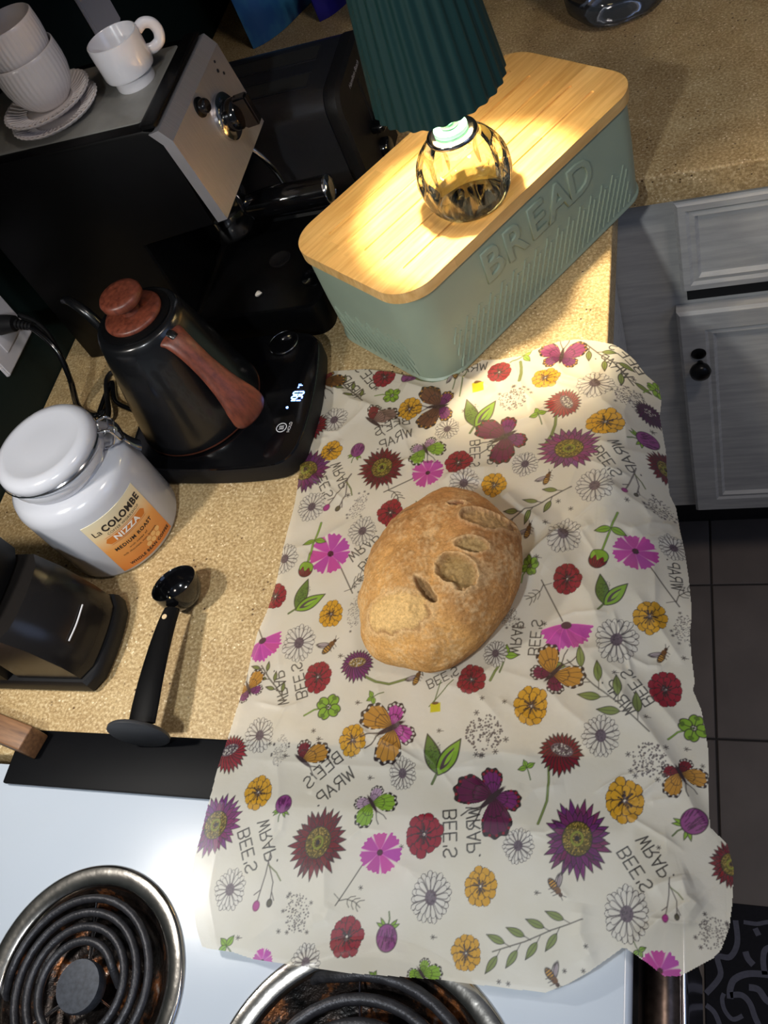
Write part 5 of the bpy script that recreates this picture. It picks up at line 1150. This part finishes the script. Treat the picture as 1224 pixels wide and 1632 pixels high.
# ---- build the sheet mesh from the grid
cell = IN[:-1, :-1] & IN[1:, :-1] & IN[:-1, 1:] & IN[1:, 1:]
used = np.zeros((NY, NX), bool)
for a, b in ((0, 0), (1, 0), (0, 1), (1, 1)): used[a:NY - 1 + a, b:NX - 1 + b] |= cell
idx = np.full((NY, NX), -1, np.int32); nv = int(used.sum()); idx[used] = np.arange(nv)
co = np.stack([XX[used], YY[used], ZZ[used]], 1).astype(np.float32)
jj, ii = np.nonzero(cell)
q = np.stack([idx[jj, ii], idx[jj, ii + 1], idx[jj + 1, ii + 1], idx[jj + 1, ii]], 1).astype(np.int32)
me = bpy.data.meshes.new('floral_wrap'); me.vertices.add(nv); me.vertices.foreach_set('co', co.ravel())
me.loops.add(q.size); me.loops.foreach_set('vertex_index', q.ravel()); me.polygons.add(len(q))
me.polygons.foreach_set('loop_start', np.arange(0, q.size, 4, dtype=np.int32)); me.update(calc_edges=True)
ca = me.color_attributes.new('print', 'FLOAT_COLOR', 'POINT'); rgba = np.ones((nv, 4), np.float32); rgba[:, :3] = CAN[used]; ca.data.foreach_set('color', rgba.ravel())
me.shade_smooth()
def wrapmat():
    m = bpy.data.materials.new('waxed_cotton_print'); m.use_nodes = True; nt = m.node_tree; b = nt.nodes['Principled BSDF']; out = nt.nodes['Material Output']
    at_ = nt.nodes.new('ShaderNodeAttribute'); at_.attribute_name = 'print'
    tc = nt.nodes.new('ShaderNodeTexCoord'); v = tc.outputs['Object']
    wax = ramp(nt, nnoise(nt, v, 30, 3), [(0.35, (0.95, 0.94, 0.90)), (0.65, (1, 1, 1))])
    nt.links.new(nmix(nt, 1.0, at_.outputs['Color'], wax, 'MULTIPLY'), b.inputs['Base Color'])
    b.inputs['Roughness'].default_value = 0.42; b.inputs['Specular IOR Level'].default_value = 0.35
    bmp = nt.nodes.new('ShaderNodeBump'); bmp.inputs['Strength'].default_value = 0.25; bmp.inputs['Distance'].default_value = 0.001
    nt.links.new(nnoise(nt, v, 220, 3, 0.6), bmp.inputs['Height']); nt.links.new(bmp.outputs['Normal'], b.inputs['Normal'])
    tr = nt.nodes.new('ShaderNodeBsdfTransparent'); mx = nt.nodes.new('ShaderNodeMixShader'); mx.inputs[0].default_value = 0.18
    tl = nt.nodes.new('ShaderNodeBsdfTranslucent'); nt.links.new(at_.outputs['Color'], tl.inputs['Color']); m0 = nt.nodes.new('ShaderNodeMixShader'); m0.inputs[0].default_value = 0.42
    nt.links.new(b.outputs[0], m0.inputs[1]); nt.links.new(tl.outputs[0], m0.inputs[2])
    nt.links.new(m0.outputs[0], mx.inputs[1]); nt.links.new(tr.outputs[0], mx.inputs[2]); nt.links.new(mx.outputs[0], out.inputs['Surface'])
    return m
me.materials.append(wrapmat())
tag(link(bpy.data.objects.new('food_wrap', me)), 'cream waxed food wrap printed with flowers, bees and butterflies under the loaf', 'food wrap')

# ================================================================== BREAD
BRO = [(575,985),(580,935),(592,898),(612,862),(640,826),(672,802),(700,785),(722,778),(745,783),(775,795),(805,818),(828,855),(834,892),(822,938),(800,980),(775,1012),(745,1040),(712,1060),(682,1068),(640,1062),(605,1054),(584,1034)]
BO = np.array([bp(p, 0.026)[:2] for p in BRO]); BC = np.array(bp((700, 925), 0.026)[:2])
ang = np.unwrap(np.arctan2(BO[:, 1] - BC[1], BO[:, 0] - BC[0])); rad_ = np.hypot(*(BO - BC).T)
o_ = np.argsort(ang % (2 * PI)); aa = (ang % (2 * PI))[o_]; rr_ = rad_[o_]
aa = np.concatenate([aa - 2 * PI, aa, aa + 2 * PI]); rr_ = np.tile(rr_, 3)
NT, NR = 300, 120; BH = 0.068
th = np.linspace(0, 2 * PI, NT, endpoint=False); rad_t = np.interp(th, aa, rr_)
for _ in range(6): rad_t = (np.roll(rad_t, 1) + 2 * rad_t + np.roll(rad_t, -1)) / 4
# profile parameter s: 0 top centre .. 1 equator (z=0.026) .. 1.4 base
verts = []; cols = []
def topmap(p):
    """photo pixel on the crust -> loaf plan coordinates"""
    z = 0.05
    for _ in range(12):
        q = bp(p, z); d = q[:2] - BC; t = math.atan2(d[1], d[0]) % (2 * PI); rho = min(0.995, math.hypot(*d) / float(np.interp(t, aa, rr_)))
        z = 0.5 * z + 0.5 * (0.026 + (BH - 0.026) * (1 - rho ** 2.6) ** 0.62)
    return np.array(q[:2])
CUT = []   # centre, along, half length, half width, depth, lip, kind
for c, e, hw_, dep, lip, kind in (((632,975),(682,968),0.0150,-0.0022,0.0012,'pale'),((676,935),(692,955),0.0042,0.0060,0.0018,'slit'),((727,907),(757,930),0.0130,0.0045,0.0025,'tan'),((752,868),(781,876),0.0066,0.0042,0.0022,'tan'),((772,826),(815,845),0.0100,0.0030,0.0030,'rough'),((727,800),(742,800),0.0026,0.0030,0.0014,'tear')):
    c0 = topmap(c); e0 = topmap(e); v = e0 - c0; CUT.append((c0, v / np.hypot(*v), np.hypot(*v), hw_, dep, lip, kind))
cr_dark, cr_mid, cr_lit_gold, cr_pale, cr_tan = (np.array(srgb(*c)) for c in ((122, 78, 46), (178, 126, 74), (212, 160, 92), (222, 190, 142), (162, 130, 82)))
for i in range(NR + 1):
    f = i / NR
    for k in range(NT):
        t = th[k]; rmax = rad_t[k]
        if f < 0.75:
            rho = (f / 0.75); rho = math.sin(rho * PI / 2); zz = 0.026 + (BH - 0.026) * max(0.0, 1 - rho ** 2.6) ** 0.62
        else:
            g = (f - 0.75) / 0.25; rho = 1 - 0.16 * g ** 1.6; zz = 0.026 - 0.0195 * math.sin(g * PI / 2)
        x = BC[0] + rmax * rho * math.cos(t); y = BC[1] + rmax * rho * math.sin(t)
        n1 = mnoise.noise(Vector((x * 30, y * 30, zz * 30))); n2 = mnoise.noise(Vector((x * 95, y * 95, zz * 95))); n3 = mnoise.noise(Vector((x * 320, y * 320, zz * 320)))
        dz = 0.0048 * n1 + 0.0019 * n2 + 0.0006 * n3
        # crust colour: browned patches, floury bloom, lit golden lower-left side painted in
        lit_gold = min(1.0, max(0.0, 0.5 - (y - BC[1]) * 7 - (x - BC[0]) * 5)); m = min(1, max(0, 0.45 + 1.3 * n1 + 0.6 * n2))
        col = cr_mid * (1 - lit_gold) + cr_lit_gold * lit_gold; col = col * (1 - 0.55 * m * (1 - 0.4 * lit_gold)) + cr_dark * (0.55 * m * (1 - 0.4 * lit_gold))
        fl_ = min(1, max(0, 0.12 + n3 * 1.4 + mnoise.noise(Vector((x * 48 + 9, y * 48, 3))) * 1.1)); col = col * (1 - 0.45 * fl_) + cr_pale * 0.45 * fl_
        if f < 0.72:
            for c0, v, hl, hw_, dep, lip, kind in CUT:
                dx, dy = x - c0[0], y - c0[1]; u = (dx * v[0] + dy * v[1]) / hl; w_ = (-dx * v[1] + dy * v[0]) / hw_; e = math.hypot(u, w_) * (1 + 0.22 * n2 + 0.10 * n3)
                if e < 1.6:
                    ins = 1 / (1 + math.exp((e - 1.0) * 16)); rim = math.exp(-((e - 1.12) / 0.13) ** 2)
                    dz += -dep * ins * (1 - 0.35 * w_) + lip * rim * (1.0 if kind != 'slit' else 0.5) + ins * 0.0006 * n3
                    tgt = {'pale': np.array(srgb(222, 182, 118)), 'slit': np.array(srgb(122, 96, 62)), 'tan': np.array(srgb(150, 124, 78)), 'rough': np.array(srgb(176, 142, 96)), 'tear': np.array(srgb(120, 74, 44))}[kind]
                    tgt = tgt * (1 + 0.22 * n3 + 0.14 * n2); col = col * (1 - 0.88 * ins) + tgt * 0.88 * ins
                    crack = math.exp(-((e - 1.0) / 0.05) ** 2) * (1 if (kind == 'pale' and w_ < 0.2) or kind in ('slit', 'rough') else 0.35)
                    dz -= 0.0014 * crack; col = col * (1 - 0.35 * rim) + cr_pale * 0.35 * rim; col = col * (1 - 0.6 * crack) + cr_dark * 0.6 * crack
        edge = 1.0 if f < 0.75 else max(0, 1 - (f - 0.75) / 0.2)
        k_out = 0.0 if f < 0.4 else min(1, (f - 0.4) / 0.35)
        x += dz * k_out * math.cos(t) * 0.8 * edge; y += dz * k_out * math.sin(t) * 0.8 * edge; zz += dz * (1 - 0.6 * k_out) * edge
        verts.append((x, y, zz)); cols.append((*np.clip(col, 0, 1), 1))
fs = []
for i in range(NR):
    for k in range(NT): fs.append((i * NT + k, (i + 1) * NT + k, (i + 1) * NT + (k + 1) % NT, i * NT + (k + 1) % NT))
fs.append(tuple(NR * NT + k for k in range(NT)))
me = bpy.data.meshes.new('bread_loaf'); me.from_pydata(verts, [], fs); me.update()
ca = me.color_attributes.new('crust', 'FLOAT_COLOR', 'POINT'); ca.data.foreach_set('color', np.array(cols, np.float32).ravel())
def crustmat():
    m = bpy.data.materials.new('bread_crust'); m.use_nodes = True; nt = m.node_tree; b = nt.nodes['Principled BSDF']
    at_ = nt.nodes.new('ShaderNodeAttribute'); at_.attribute_name = 'crust'; tc = nt.nodes.new('ShaderNodeTexCoord'); v = tc.outputs['Object']
    g = ramp(nt, nnoise(nt, v, 520, 4, 0.7), [(0.35, (0.78, 0.74, 0.68)), (0.52, (1, 1, 1)), (0.68, (1.22, 1.2, 1.16))])
    nt.links.new(nmix(nt, 1.0, at_.outputs['Color'], g, 'MULTIPLY'), b.inputs['Base Color']); b.inputs['Roughness'].default_value = 0.7; b.inputs['Specular IOR Level'].default_value = 0.25
    bmp = nt.nodes.new('ShaderNodeBump'); bmp.inputs['Strength'].default_value = 0.5; bmp.inputs['Distance'].default_value = 0.0015
    nt.links.new(nnoise(nt, v, 300, 5, 0.65), bmp.inputs['Height']); nt.links.new(bmp.outputs['Normal'], b.inputs['Normal']); return m
brd = finish('bread_loaf', me, crustmat(), None, False); me.shade_smooth()
tag(brd, 'oval crusty scored bread loaf resting on the floral wrap', 'bread')
scene.collection.children.unlink(TMP); bpy.data.collections.remove(TMP)
